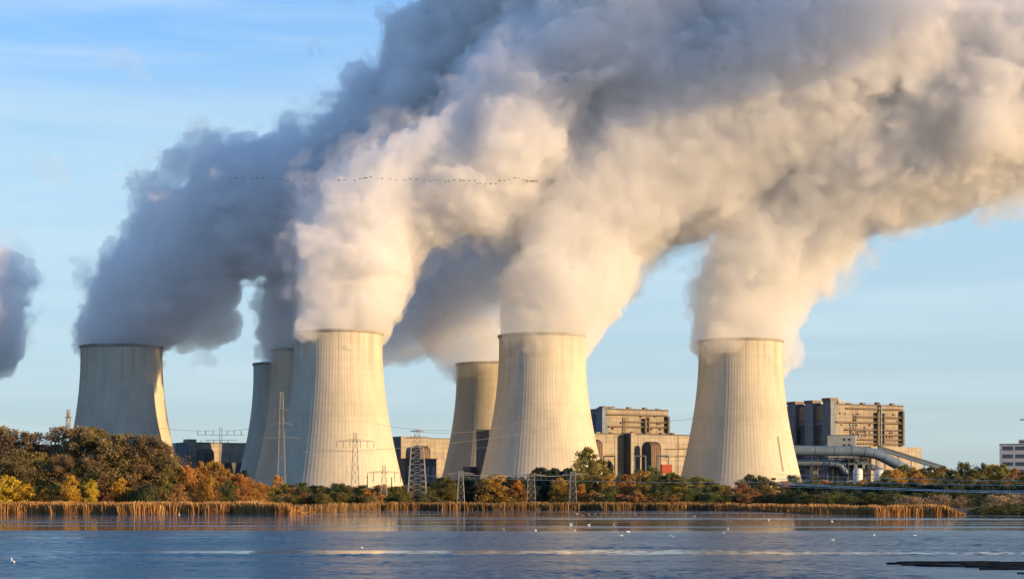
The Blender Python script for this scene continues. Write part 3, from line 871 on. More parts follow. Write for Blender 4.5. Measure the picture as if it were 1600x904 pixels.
# right bank
g5 = 'trees of the dark wood on the right shore'
px = 1250
while px < 1680:
    plant('pinebush', px, R.uniform(750, 759), R.uniform(28, 40), R.uniform(690, 720), 'dark pine in the low dark wood on the right shore', g5); px += R.uniform(10, 15)
px = 1256
while px < 1390:
    k = R.choice(['olive', 'dark', 'orange', 'shrub']); plant(k, px, R.uniform(743, 756), R.uniform(24, 34), R.uniform(735, 770),
        {'olive': 'olive tree before the pale silos', 'dark': 'dark bush before the pale silos', 'orange': 'small orange tree before the pale silos', 'shrub': 'olive bush before the pale silos'}[k], 'trees before the silos'); px += R.uniform(15, 22)
px = 1385
while px < 1690:
    k = R.choice(['olive', 'dark', 'olive', 'birch', 'orange', 'birch']); plant(k, px, R.uniform(721, 735), R.uniform(26, 40), R.uniform(760, 830),
        {'olive': 'olive tree in the tall row at the right under the office block', 'dark': 'dark green tree in the tall row at the right under the office block',
         'birch': 'yellow green tree in the tall row at the right under the office block', 'orange': 'golden tree in the tall row at the right under the office block'}[k], 'tall row of trees at the right'); px += R.uniform(12, 18)
plant('orange', 1434, 739, 32, 725, 'golden orange tree standing out of the dark wood at right', None)
px = 1258
while px < 1660:
    plant('dark', px, R.uniform(766, 772), R.uniform(26, 34), R.uniform(640, 665), 'dark bush in shade behind the right reeds', 'dark bushes behind the right reeds'); px += R.uniform(15, 20)
for px, pt, wp, Yd, l in ((1423, 776, 44, 545, 'olive pale dry bush behind the right reeds'), (1468, 774, 44, 548, 'tan dry bush behind the right reeds'), (1498, 776, 24, 550, 'small grey dry bush behind the right reeds'),
                          (1560, 774, 50, 538, 'broad tan dry bush at the right border'), (1592, 773, 44, 545, 'tan dry bush at the very right border'), (1630, 772, 44, 540, 'dry bush just past the right border')):
    plant('pale', px, pt, wp, Yd, l, None)
for px, pt, wp in ((1530, 792, 36), (1556, 788, 40), (1582, 786, 40), (1612, 786, 44), (1650, 782, 50)):
    plant('dark', px, pt, wp, 516, 'low dark thicket at the water edge in the right corner', 'dark thickets at the right water edge')
# ------------------------------------------------------------------ power station buildings
TAN = surf('tan_cladding', (.26, .22, .17), (.36, .31, .245), .06, .8, (1, 1, .25), 0, 0, (7, 4.2, .16))
TAN2 = surf('pale_panel', (.32, .285, .235), (.42, .37, .305), .08, .8, (.3, .3, 1), 0, 0, (9, 5, .14))
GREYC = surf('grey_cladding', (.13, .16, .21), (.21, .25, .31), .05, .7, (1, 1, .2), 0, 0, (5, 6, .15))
DARKC = surf('dark_shade_cladding', (.05, .06, .085), (.09, .10, .125), .06, .7, (1, 1, .2), 0, 0, (5, 6, .15))  # shade of blocks and walls turned from the sun, put into a dark tone
ROOFM = surf('roof_felt', (.07, .06, .055), (.14, .12, .10), .1)
PIPEB = surf('brown_pipe', (.085, .05, .036), (.15, .09, .065), .25, .6)
PIPEG = surf('shaded_galvanised_duct', (.075, .125, .195), (.12, .175, .25), .12, .5)  # darker blue-grey: the ducts' shade is put into this colour
WHITE = surf('shaded_white_render', (.27, .31, .345), (.36, .40, .43), .1, .8)  # white walls toned blue-grey, their shade mixed into the colour
GLASS = surf('window_glass', (.02, .025, .035), (.05, .06, .075), .2, .15)
REDM = surf('red_paint', (.36, .05, .03), (.48, .08, .045), .3, .5)
SILO = surf('silo_steel', (.55, .55, .53), (.72, .71, .68), .3, .5, (1, 1, .2))
GALV = surf('galvanised_steel', (.16, .17, .175), (.25, .26, .26), .4, .5)
PALES = surf('pale_lattice_steel', (.42, .43, .43), (.58, .58, .56), .4, .5)
RZ = math.radians(30)

def hit(P, d, px):
    k = (px - 800) / F
    return (k * P[1] - P[0]) / (d[0] - k * d[1])

class Bld:
    """local frame at the building's near corner: +x along the lit front, +y into the depth"""
    def __init__(s, name, label, cat, px, Yd, rz=RZ, group=None):
        s.P = (wx(px, Yd), Yd); s.rz = rz; s.Y = Yd; s.z0 = 1.2
        s.o = empty(name, (s.P[0], Yd, s.z0), rz); tag(s.o, label, cat, group)
        s.u = (math.cos(rz), math.sin(rz)); s.w = (-math.sin(rz), math.cos(rz))
    def fx(s, px, y=0.0):            # local x where the front (pushed back by y) meets a photo column
        P = (s.P[0] + s.w[0] * y, s.P[1] + s.w[1] * y); return hit(P, s.u, px)
    def dy(s, px, x=0.0):            # local y where the side wall at local x meets a photo column
        P = (s.P[0] + s.u[0] * x, s.P[1] + s.u[1] * x); return hit(P, s.w, px)
    def z(s, py): return wz(py, s.Y) - s.z0
    def box(s, mb, x0, x1, y0, y1, z0, z1, mi=0):
        mb.box(((x0 + x1) / 2, (y0 + y1) / 2, (z0 + z1) / 2), (abs(x1 - x0), abs(y1 - y0), abs(z1 - z0)), 0, mi)
    def part(s, name, mat, boxes, parent=None):
        m = MB()
        for q in boxes: s.box(m, *q)
        return m.build(name, mat, parent or s.o)

def flue_hood(B, px0, px1, pytop, w, depth, ang=-42):
    """arched flue hood standing before the wall: dark mouth turned left, lit curved flank on the right"""
    x = B.fx((px0 + px1) / 2, -6); a = math.radians(ang) - B.rz; ca, sa = math.cos(a), math.sin(a)
    h = B.z(pytop); r = w / 2; prof = [(-r, -2.0)] + [(-r * math.cos(math.pi * k / 14), h - r + r * math.sin(math.pi * k / 14)) for k in range(15)] + [(r, -2.0)]
    def P(u, v, z): return (x + u * ca - v * sa, -6 + u * sa + v * ca, z)
    n = len(prof); m = MB()
    vs = [P(u, -depth / 2, z) for u, z in prof] + [P(u, depth / 2, z) for u, z in prof]
    m.add(vs, [tuple(range(n)), tuple(range(2 * n - 1, n - 1, -1))] + [((i + 1) % n, i, n + i, n + (i + 1) % n) for i in range(n)])
    o = m.build('flue_hood', PIPEB, B.o)
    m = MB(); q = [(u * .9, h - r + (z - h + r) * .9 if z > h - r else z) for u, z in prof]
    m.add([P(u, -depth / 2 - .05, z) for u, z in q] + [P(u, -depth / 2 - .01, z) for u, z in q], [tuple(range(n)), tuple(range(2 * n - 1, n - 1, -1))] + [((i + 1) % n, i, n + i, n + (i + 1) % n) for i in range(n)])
    m.build('hood_mouth', DARKC, o)  # flat dark sheet painted as the shaded opening
    for k in range(5):
        v = -depth / 2 + depth * (k + .5) / 5; m = MB(); m.tube([P(u * 1.02, v, z + .15) for u, z in prof], .28, 6); m.build('stiffener', PIPEB, o)
    return o

# right boiler house
B = Bld('boiler_house', 'large boiler house with pipe racks and dark left side right of the rightmost tower', 'building', 1303, 1750)
wf = B.fx(1411); dl = B.dy(1215); zt = B.z(632)
wall = B.part('wall', TAN, [(0, wf, 0, dl, -2, zt)])
B.part('parapet', ROOFM, [(-.4, wf + .4, -.4, dl + .4, zt, zt + 1.2)])
ys = [B.dy(p) for p in (1303, 1281, 1261, 1240, 1215)]
for k, (p0, p1, top) in enumerate(((1303, 1291, 626), (1275, 1263, 628), (1248, 1236, 628))):      # three stair bays on the shaded side
    b = B.part('boiler_bay', GREYC, [(-4, 3, B.dy(p0) + (.0 if k else -.3), B.dy(p1), -2, B.z(top))])
    B.part('fan_housing', PIPEB, [(-3, 6, B.dy(p0) + 1.5, B.dy(p1) + 3, B.z(top) + .01, B.z(top) + 3)], b)
    B.part('roof_cabin', WHITE, [(7, 15, B.dy(p0) + 2, B.dy(p1) + 6, zt + 1.21, zt + 5)], b)
B.part('side_shade_sheet', DARKC, [(-.5, -.01, 1, dl - 1, -2, B.z(655))])  # dark sheet carries the shade of the left wall
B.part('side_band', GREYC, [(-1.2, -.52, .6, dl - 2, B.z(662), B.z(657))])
for p in (1291, 1272, 1252): B.part('side_window', GLASS, [(-1.0, -.51, B.dy(p), B.dy(p - 6), B.z(690), B.z(668))])
for py, a, b in ((637, 1322, 1410), (650, 1336, 1411), (659, 1306, 1412), (670.5, 1320, 1412), (678, 1338, 1410), (685.5, 1332, 1412), (692, 1338, 1411)):
    m = MB(); x0, x1 = B.fx(a), B.fx(b); z = B.z(py)
    m.box(((x0 + x1) / 2, -1.4, z), (x1 - x0, 2.6, .55)); m.box(((x0 + x1) / 2, -2.5, z + 1.3), (x1 - x0, .2, .25))
    for k in range(int((x1 - x0) / 3)): m.box((x0 + 1 + k * 3, -2.5, z + .7), (.18, .18, 1.2))
    m.build('pipe_gallery', PIPEB, B.o)
for px, r, a, b, mt in ((1335, .5, 645, 681, PIPEB), (1369, 1.7, 642, 694, STEEL_D), (1374, 1.0, 630, 696, PIPEG), (1379, 1.3, 643, 694, PIPEB), (1408, 1.8, 639, 694, STEEL_D)):
    m = MB(); x = B.fx(px); m.tube([(x, -2.2, B.z(b)), (x, -2.2, B.z(a))], r, 10); m.build('riser_pipe', mt, B.o)
rr = random.Random(3)
for k in range(34):
    px = rr.uniform(1310, 1405); py = rr.choice((646, 656, 664, 675, 682)); x = B.fx(px)
    B.part('vent_box', rr.choice((ROOFM, PIPEB, PIPEG)), [(x, x + rr.uniform(1, 2.4), -1.2, -.02, B.z(py), B.z(py) + rr.uniform(1, 2.2))])
for px in (1315, 1330, 1352, 1375, 1398):
    x = B.fx(px); B.part('roof_vent', ROOFM if px % 2 else PIPEB, [(x, x + 3.5, 4, 8, zt + 1.21, zt + rr.uniform(2.2, 4))])
B.part('lower_hall', TAN2, [(B.fx(1345), B.fx(1424), -14, -.6, -2, B.z(697))])
for k in range(9):                                        # short pipe runs on the lit front
    px = rr.uniform(1308, 1400); x = B.fx(px); z = B.z(rr.uniform(645, 688)); L = rr.uniform(4, 11); m = MB()
    if k % 2: m.tube([(x, -.9, z), (x + L, -.9, z)], .4, 8)
    else: m.tube([(x, -.9, z), (x, -.9, z + L * .8)], .4, 8)
    m.build('pipe_run', rr.choice((PIPEB, STEEL_D, PIPEG)), B.o)
m = MB()
for k in range(26):
    x = wf * k / 25; m.box((x, .2, zt + 1.9), (.15, .15, 1.4))
m.box((wf / 2, .2, zt + 2.6), (wf, .15, .15)); m.build('roof_railing', STEEL_D, B.o)
# middle boiler house behind the turbine hall
B = Bld('boiler_house', 'smaller looking boiler house with pipe racks seen over the tan turbine hall', 'building', 946, 1950)
wf = B.fx(1044); dl = B.dy(905); zt = B.z(639)
B.part('wall', TAN, [(0, wf, 0, dl, -2, zt)])
B.part('parapet', ROOFM, [(-.4, wf + .4, -.4, dl + .4, zt, zt + 1.2)])
b = B.part('boiler_bay', GREYC, [(-4, 3, -.3, B.dy(937), -2, B.z(636))]); B.part('fan_housing', PIPEB, [(-2, 12, 0, 10, B.z(636) + .01, B.z(634))], b)
B.part('side_shade_sheet', DARKC, [(-.6, -.01, B.dy(936), dl - 1, -2, B.z(645))])  # left wall's shade painted as a dark sheet
for py, a, c in ((647, 947, 1042), (658, 976, 1043), (666, 950, 1044), (676, 974, 1044)):
    m = MB(); x0, x1 = B.fx(a), B.fx(c); z = B.z(py)
    m.box(((x0 + x1) / 2, -1.4, z), (x1 - x0, 2.6, .6)); m.box(((x0 + x1) / 2, -2.5, z + 1.3), (x1 - x0, .2, .25)); m.build('pipe_gallery', PIPEB, B.o)
for px, r, a, c, mt in ((975, .6, 651, 677, PIPEB), (1006, 1.9, 652, 678, STEEL_D), (1012, 1.2, 650, 678, PIPEB), (1042, 2.0, 648, 678, STEEL_D)):
    m = MB(); x = B.fx(px); m.tube([(x, -2.2, B.z(c)), (x, -2.2, B.z(a))], r, 10); m.build('riser_pipe', mt, B.o)
for px in (950, 985, 1010, 1030):
    x = B.fx(px); B.part('roof_vent', PIPEB, [(x, x + 4, 4, 8, zt + 1.21, zt + rr.uniform(2, 3.4))])
for k in range(8):
    px = rr.uniform(955, 1038); x = B.fx(px); py = rr.choice((650, 661, 670))
    B.part('vent_box', rr.choice((ROOFM, PIPEB)), [(x, x + 2, -1.2, -.02, B.z(py), B.z(py) + 2)])
# tan turbine hall
B = Bld('turbine_hall', 'long tan turbine hall with arched brown duct between two sunlit towers', 'building', 986, 1640)
xl = B.fx(905); xr = B.fx(1090); zt = B.z(678)
B.part('wall', TAN2, [(xl, xr, 10, 70, -2, zt)])
B.part('roof', ROOFM, [(xl - .4, xr + .4, 9.5, 70.4, zt, zt + .9)])
st = B.part('stair_tower', TAN2, [(0, 4, 0, 9.99, -2, B.z(676))])
B.part('shaded_side_wall', DARKC, [(-.5, -.01, -.3, B.dy(963), -2, B.z(677))], st)  # dark tone puts shade on the tower's left face
flue_hood(B, 1003, 1033, 690, 10.5, 14)
flue_hood(B, 914, 938, 688, 10.5, 14)
for px in (960, 1005, 1060): B.part('seam', ROOFM, [(B.fx(px, 10), B.fx(px, 10) + .25, 9.9, 9.98, 0, zt - 1)])
for px in (996, 1058):
    x = B.fx(px, 10); m = MB()
    for s_ in (0, .7): m.box((x + s_, 9.6, zt / 2), (.1, .1, zt))
    for k in range(24): m.box((x + .35, 9.6, 1 + k * (zt - 2) / 24), (.7, .08, .08))
    m.build('wall_ladder', STEEL_D, B.o)
for py in (700, 712):
    m = MB(); m.tube([(B.fx(1040, 10), 9.4, B.z(py)), (B.fx(1084, 10), 9.4, B.z(py - 2))], .35, 8); m.build('wall_pipe', PIPEB, B.o)
for k in range(7):
    px = 935 + 20 * k + rr.uniform(-4, 4); x = B.fx(px, 10); B.part('roof_vent', rr.choice((PIPEB, ROOFM, PIPEG)), [(x, x + rr.uniform(2, 5), 14, 18, zt + .91, zt + rr.uniform(1.8, 3))])
# pipe portals and red container before it
for px, lab in ((1036, 'white pipe portal beside the red container'), (1077, 'slim grey pipe portal at the left foot of the rightmost tower'), (952, 'dark pipe portal behind the birches'), (1000, 'pale pipe portal left of the arched brown duct')):
    Yd = 1560; o = empty('pipe_portal', (wx(px, Yd), Yd, 1.2)); tag(o, lab, 'pipe portal', 'pipe portals before the turbine hall')
    h = wz(712, Yd) - 1.2; wd = 9 if px != 1077 else 5
    for s in (-1, 1):
        m = MB(); m.tube([(s * wd / 2, 0, -1), (s * wd / 2, 0, h)], .55, 8); m.build('leg', PIPEG if px != 952 else STEEL_D, o)
    m = MB(); m.tube([(-wd / 2, 0, h), (wd / 2, 0, h)], .6, 8); m.build('crossbeam', PIPEG if px != 952 else STEEL_D, o)
Yd = 1530; o = empty('container', (wx(1041, Yd), Yd, 1.2), RZ * .5); tag(o, 'bright red container on a stand below the arched brown duct', 'container')
h0, h1 = wz(740, Yd) - 1.2, wz(725, Yd) - 1.2
m = MB(); m.box((0, 0, (h0 + h1) / 2), (8.6, 4, h1 - h0))
for k in range(14): m.box((-4 + k * .62, -2.05, (h0 + h1) / 2), (.3, .12, h1 - h0 - .5))
m.build('box_body', REDM, o)
m = MB()
for sx in (-1, 1):
    for sy in (-1, 1): m.box((sx * 3.8, sy * 1.6, h0 / 2 - .5), (.4, .4, h0 + .98))
m.build('stand', STEEL_D, o)
# hall between the sunlit tower and the half hidden one
B = Bld('turbine_hall', 'tan turbine hall with brown duct right of the tallest looking sunlit tower', 'building', 627, 1800)
B.part('wall', TAN2, [(0, B.fx(730), 0, 50, -2, B.z(684))])
B.part('end_block', TAN2, [(-.3, B.fx(671), -.5, B.dy(606), -2, B.z(681))])
B.part('shaded_end_wall', DARKC, [(-.8, -.32, -.4, B.dy(606), -2, B.z(681.5))])  # dark sheet paints the shaded end face
B.part('roof', ROOFM, [(B.fx(671) + .1, B.fx(730), -.4, 50.4, B.z(684), B.z(683))])
flue_hood(B, 644, 672, 696, 11, 14)
o = Bld('service_building', 'low dark service building behind the tall lattice pylon', 'building', 633, 1560)
wf = o.fx(682); o.part('wall', DARKC, [(0, wf, 0, 22, -2, o.z(717))]); o.part('roof', ROOFM, [(-.5, wf + .5, -.5, 22.5, o.z(717), o.z(715.5))])  # dark walls hold the building's shade in their colour
for k in range(5): o.part('louvre', GREYC, [(wf * (.08 + .19 * k), wf * (.2 + .19 * k), -.35, -.02, 4, o.z(728))])
o = Bld('pump_house', 'narrow dark blue block standing between the half hidden tower and its sunlit neighbour', 'building', 764, 1500)
o.part('wall', DARKC, [(0, 6, 0, o.dy(744), -2, o.z(671))]); o.part('roof', ROOFM, [(-.4, 6.4, -.4, o.dy(744) + .4, o.z(671), o.z(670))])  # block's shade is put into its dark blue tone
o.part('annex', DARKC, [(-5, 6, o.dy(744) + .01, o.dy(732), -2, o.z(728))])
o.part('side_band', GREYC, [(-.4, -.02, .5, o.dy(745), o.z(700), o.z(697))])
# left hall
B = Bld('turbine_hall', 'low tan turbine hall with arched duct right of the left wood', 'building', 293.5, 1760)
B.part('wall', TAN2, [(2, B.fx(470), 3, 55, -2, B.z(691))])
B.part('roof', ROOFM, [(2, B.fx(470), 2.6, 55.4, B.z(691), B.z(690))])
B.part('stair_tower', TAN2, [(0, B.fx(307), 0, 12, -2, B.z(685.5))])
B.part('shaded_end_wall', DARKC, [(-.6, -.02, 0, B.dy(275), -2, B.z(690))])  # shade of the left end painted by a dark sheet
flue_hood(B, 309, 334, 701, 9.5, 12)
B.part('lower_annex', DARKC, [(B.fx(354), B.fx(420), -12, 2.9, -2, B.z(722))])

# white annex and big ducts in front of the right boiler house
o = Bld('control_building', 'small white control building with four windows before the right boiler house', 'building', 1293, 1560, math.radians(-12))
wf = o.fx(1337); h = o.z(680); o.part('wall', WHITE, [(0, wf, 0, 14, -2, h)]); o.part('roof', PIPEG, [(-.3, wf + .3, -.3, 14.3, h, h + .5)])
for px in (1317, 1325):
    for py in (688, 697):
        x = o.fx(px); f = o.part('window', GLASS, [(x, x + 2.2, -.12, -.02, o.z(py), o.z(py) + 1.9)])
Yd = 1530
def PP(px, py, dY=0): p = W(px, py, Yd + dY); return (p.x, p.y, p.z)
def pipe(label, pts, r, mat, name='flue_duct', supports=(), rings=0):
    o = empty(name, (pts[0][0], pts[0][1], 1.2)); tag(o, label, 'duct'); b = Vector(o.location)
    L = [Vector(p) - b for p in pts]
    fine = []
    for i in range(len(L) - 1):
        for k in range(4): fine.append(L[i].lerp(L[i + 1], k / 4))
    fine.append(L[-1])
    for _ in range(2): fine = [fine[0]] + [(fine[i - 1] + fine[i] * 2 + fine[i + 1]) / 4 for i in range(1, len(fine) - 1)] + [fine[-1]]
    m = MB(); m.tube(fine, r, 18); m.build('pipe', mat, o, smooth=True)
    if rings:
        m = MB()
        for k in range(1, len(fine) - 1, rings):
            d = (fine[k + 1] - fine[k - 1]).normalized() * .25; m.tube([fine[k] - d, fine[k] + d], r + .25, 18)
        m.build('stiffener', mat, o)
    for k in supports:
        p = fine[k]; m = MB()
        for s in (-1, 1): m.bar((p.x + s * r * .8, p.y, -1.5), (p.x + s * r * .5, p.y, p.z - r * .6), .35)
        m.build('support', STEEL_D, o)
    return o
pipe('huge light grey flue duct running right then sloping down before the boiler house', [PP(1225, 703), PP(1290, 704), PP(1345, 704), PP(1372, 709), PP(1412, 731), PP(1440, 748)], 4.1, PIPEG, supports=(3, 7, 11), rings=2)
pipe('second grey duct under the huge one beside the rightmost tower', [PP(1225, 722, 12), PP(1285, 722, 12), PP(1312, 724, 12), PP(1322, 740, 12)], 3.0, PIPEG, supports=(3, 7), rings=2)
pipe('lower blue grey duct behind the pale silos', [PP(1300, 727, 25), PP(1345, 724, 25), PP(1375, 733, 25), PP(1396, 750, 25)], 2.4, PIPEG, supports=(4, 8), rings=3)
# steel frame under the ducts
o = empty('pipe_rack', (wx(1285, 1545), 1545, 1.2)); tag(o, 'blue grey steel frame with platforms under the huge grey duct', 'steel frame')
m = MB(); x0 = wx(1246, 1545) - wx(1285, 1545); x1 = wx(1372, 1545) - wx(1285, 1545)
for k in range(9):
    x = x0 + (x1 - x0) * k / 8
    for y in (0, 10): m.box((x, y, wz(712, 1545) / 2 - 1.5), (.5, .5, wz(712, 1545) + .6))
m.build('column_frame', GREYC, o)
for py in (732, 741, 715):
    m = MB(); m.box(((x0 + x1) / 2, 5, wz(py, 1545) - 1.2), (x1 - x0 + 1, 11, .5)); m.build('platform', DARKC, o)
for k in range(10):
    x = x0 + (x1 - x0) * (k + .3) / 10; zz = rr.choice((wz(741, 1545), wz(732, 1545))) - .94
    m = MB(); m.box((x, 5, zz + 1.8), (rr.uniform(2, 4.5), 5, 3.6)); m.build('machine_housing', GREYC, o)
# inclined conveyor gallery
o = empty('conveyor_gallery', (wx(1376, 1640), 1640, 1.2)); tag(o, 'long inclined conveyor gallery descending right behind the huge duct', 'conveyor')
a = W(1372, 699, 1640) - Vector(o.location); c = W(1475, 731, 1640) - Vector(o.location)
m = MB(); m.add([(a.x, -3, a.z - 2.2), (c.x, -3, c.z - 2.2), (c.x, -3, c.z + 1), (a.x, -3, a.z + 1), (a.x, 3, a.z - 2.2), (c.x, 3, c.z - 2.2), (c.x, 3, c.z + 1), (a.x, 3, a.z + 1)],
    [(0, 1, 2, 3), (7, 6, 5, 4), (0, 4, 5, 1), (2, 6, 7, 3), (1, 5, 6, 2), (0, 3, 7, 4)]); m.build('gallery', PIPEG, o)
m = MB(); m.bar((a.x, -3.3, a.z + 1.5), (c.x, -3.3, c.z + 1.5), .5); m.build('roof_edge', ROOFM, o)
for k in range(5):
    t = .1 + .2 * k; p = a.lerp(c, t); m = MB()
    for s in (-1, 1): m.bar((p.x + s * 1.5, 0, -2), (p.x, 0, p.z - 2.2), .35)
    m.build('trestle', STEEL_D, o)
# silos
for px, py, rpx, lab in ((1340.5, 734, 7.5, 'pale cylindrical silo nearer the rightmost tower'), (1373.5, 736, 8.5, 'pale cylindrical silo with a roof rail at the right')):
    Yd = 1250; o = empty('silo', (wx(px, Yd), Yd, 1.2)); tag(o, lab, 'silo', 'pale silos')
    r = rpx / F * Yd; h = wz(py, Yd) - 1.2
    m = MB(); m.lathe([(r, -1), (r, h), (r * .75, h + .9), (r * .2, h + 1.3)], (0, 0, 0), 28); m.build('tank', SILO, o)
    m = MB()
    for k in range(4): m.lathe([(r + .12, h * (.2 + .22 * k)), (r + .12, h * (.2 + .22 * k) + .35)], (0, 0, 0), 28)
    m.build('hoop', GALV, o)
    m = MB()
    for k in range(14):
        t = 2 * math.pi * k / 14; t2 = 2 * math.pi * (k + 1) / 14
        m.bar((r * math.cos(t), r * math.sin(t), h), (r * math.cos(t), r * math.sin(t), h + 1.2), .07)
        m.bar((r * math.cos(t), r * math.sin(t), h + 1.2), (r * math.cos(t2), r * math.sin(t2), h + 1.2), .07)
    m.build('railing', GALV, o)
# office block at the right border
o = Bld('office_block', 'pale flat roofed office block with two window rows at the right border', 'building', 1562, 1150, math.radians(-14))
wf = o.fx(1700); h = o.z(694); o.part('wall', WHITE, [(0, wf, 0, 14, -2, h)]); o.part('roof', ROOFM, [(-.2, wf + .2, -.2, 14.2, h, h + .45)])
o.part('roof_house', WHITE, [(o.fx(1592), o.fx(1625), 3, 10, h + .46, o.z(686))])
o.part('roof_house_window', GLASS, [(o.fx(1594), o.fx(1622), 2.9, 2.98, o.z(691), o.z(688))])
for py in (699.5, 712, 724, 736):
    px = 1567.0; k = 0
    while px < 1690:
        x = o.fx(px); f = o.part('window', GLASS, [(x, x + 1.25, -.1, -.02, o.z(py) - 1.0, o.z(py) + 1.0)])
        o.part('sill', PIPEG, [(x - .1, x + 1.35, -.25, -.11, o.z(py) - 1.2, o.z(py) - 1.02)], f)
        k += 1; px += 4.2 if k % 4 else 7.5
# thin mast at the very right border
o = empty('floodlight_mast', W(1602, 775, 1100)); o.location.z = 1.2; tag(o, 'thin mast whose lamp head just enters the right border', 'mast')
h = wz(656, 1100) - 1.2; m = MB(); m.tube([(0, 0, -1), (0, 0, h)], [.45, .2], 8); m.build('pole', GALV, o)
m = MB(); m.box((-1.2, 0, h + .3), (3.2, 1.2, .7)); m.build('lamp_head', STEEL_D, o)

# ------------------------------------------------------------------ pylons and wires
def lattice(mb, zlo, zhi, w0, w1, n, t, tb=None, flat=False):
    """four tapering legs with crossed bracing on each face"""
    tb = tb or t * .6
    def c(z, sx, sy):
        k = (z - zlo) / (zhi - zlo); w = w0 + (w1 - w0) * k; return Vector((sx * w, sy * w, z))
    for sx in (-1, 1):
        for sy in (-1, 1): mb.bar(c(zlo, sx, sy), c(zhi, sx, sy), t, t * .8)
    for i in range(n):
        za = zlo + (zhi - zlo) * i / n; zb = zlo + (zhi - zlo) * (i + 1) / n
        for (a, b) in (((-1, -1), (1, -1)), ((1, -1), (1, 1)), ((1, 1), (-1, 1)), ((-1, 1), (-1, -1))):
            mb.bar(c(za, *a), c(zb, *b), tb); mb.bar(c(za, *b), c(zb, *a), tb); mb.bar(c(zb, *a), c(zb, *b), tb)
def crossarm(mb, z, half, hgt, t, depth=.7):
    for s in (-1, 1):
        for y in (-depth, depth):
            mb.bar((0, y, z), (s * half, 0, z), t); mb.bar((0, y, z + hgt), (s * half, 0, z), t * .8)
        for k in range(6):
            a = k / 6; b = (k + .5) / 6; c = (k + 1) / 6
            for y in (-depth, depth):
                mb.bar((s * half * a, y * (1 - a), z), (s * half * b, y * (1 - b), z + hgt * (1 - b)), t * .6)
                mb.bar((s * half * b, y * (1 - b), z + hgt * (1 - b)), (s * half * c, y * (1 - c), z), t * .6)
def insulator_mesh(L, r=.16):
    m = MB(); prof = []
    for k in range(9):
        z = -L * k / 8; prof += [(r * .4, z), (r, z - L * .03), (r * .4, z - L * .06)]
    m.lathe(prof, (0, 0, 0), 8); return m
PYL = {}
def pylon(px, Yd, label, top, w0, w1, n, arms, mat, t, zbody=None, mast=None, ins=True, group='lattice pylons', insl=2.4, insn=3):
    """arms: list of (py, half_px, height_m)"""
    x = wx(px, Yd); z0 = max(.2, ground_z(x, Yd)) ; o = empty('lattice_pylon', (x, Yd, z0)); tag(o, label, 'pylon', group)
    s = Yd / F; m = MB(); zb = wz(zbody or top, Yd) - z0
    lattice(m, -.5, zb, w0 * s, w1 * s, n, t)
    m.build('lattice_body', mat, o)
    if mast:
        m = MB(); lattice(m, zb, wz(top, Yd) - z0, w1 * s * mast, w1 * s * mast * .6, 3, t * .7); m.build('mast_top', mat, o)
    for py, hp, hg in arms:
        m = MB(); z = wz(py, Yd) - z0; half = hp * s; crossarm(m, z, half, hg, t * .8); a = m.build('crossarm', mat, o)
        if ins:
            for sx in (-1, 1):
                for k in range(insn):
                    q = insulator_mesh(insl, .2).build('insulator', STEEL_D, a, loc=(sx * half * (1 - .36 * k), 0, z - .1))
    return o, z0
pylon(652, 714, 'big lattice pylon with dense crossed bracing standing at the middle shore', 672, 16, 9.5, 11, [(684, 21, .8), (673.5, 12, .5)], GALV, .13, zbody=698, mast=.62, ins=False)
pylon(555, 930, 'T shaped pylon standing before the lit face of the big sunlit tower', 676, 7, 2.6, 8, [(689, 29, 1.4)], GALV, .13, insl=2.8)
pylon(440, 980, 'tall pale pylon standing before the blue shaded towers', 612, 7, 2.0, 16, [(684, 30, 1.2), (662, 17, 1.0), (640, 12, .8)], GALV, .08, insl=2.6)
pylon(600, 713, 'low T shaped pylon left of the big lattice pylon', 727, 6, 2.2, 6, [(738, 26, .9)], GALV, .10, insl=3.2, insn=2)
pylon(720, 714, 'pale T shaped pylon right of the big lattice pylon', 735, 6.5, 3, 6, [(739.5, 21, .8)], GALV, .11, insl=1.6)
pylon(830, 713, 'short lattice pylon before the dark pine hedge', 739, 7.5, 4.5, 6, [(742, 23, .8)], GALV, .11, insl=1.5)
pylon(895, 714, 'short pale pylon left of the birches', 737, 6.5, 3.5, 6, [(741, 17, .8)], GALV, .11, insl=1.5)
pylon(107, 1250, 'distant pylon top poking out over the left wood', 640, 9, 2.2, 9, [(652, 6, 1.0)], GALV, .3, ins=False)
# busbar portal over the left hall
Yd = 1500; o = empty('busbar_portal', (wx(345, Yd), Yd, 1.2)); tag(o, 'thin portal with rows of hanging insulators over the low hall at left', 'portal')
zt = wz(679, Yd) - 1.2
for s in (-1, 1):
    m = MB(); m.bar((s * 1.6, 0, -1), (s * .8, 0, wz(667, Yd) - 1.2), .22); m.build('leg', GALV, o)
for py, hp in ((679, 36), (687, 26)):
    m = MB(); z = wz(py, Yd) - 1.2; m.box((0, 0, z), (2 * hp / F * Yd, .3, .3)); m.build('crossarm', GALV, o)
for k, px in enumerate((309, 321, 333, 355, 366, 377, 314, 325, 334, 345, 356)):
    z = wz(679 if k < 6 else 687, Yd) - 1.2
    q = insulator_mesh(3.2, .42).build('insulator', STEEL_D, o, loc=(wx(px, Yd) - wx(345, Yd), 0, z + (3.3 if k < 6 else 0)))
# two slender posts beside the low T pylon
for px, pt, lab in ((574, 745, 'slender dark post left of the low T shaped pylon'), (612, 746, 'slender dark post right of the low T shaped pylon')):
    o = empty('post', (wx(px, 760), 760, 1.0)); tag(o, lab, 'post')
    h = wz(pt, 760) - 1; m = MB(); m.tube([(0, 0, -1), (0, 0, h)], [.28, .2], 8); m.build('shaft', STEEL_D, o)
    m = MB(); m.box((0, 0, h + .15), (.8, .5, .3)); m.build('cap', STEEL_D, o)
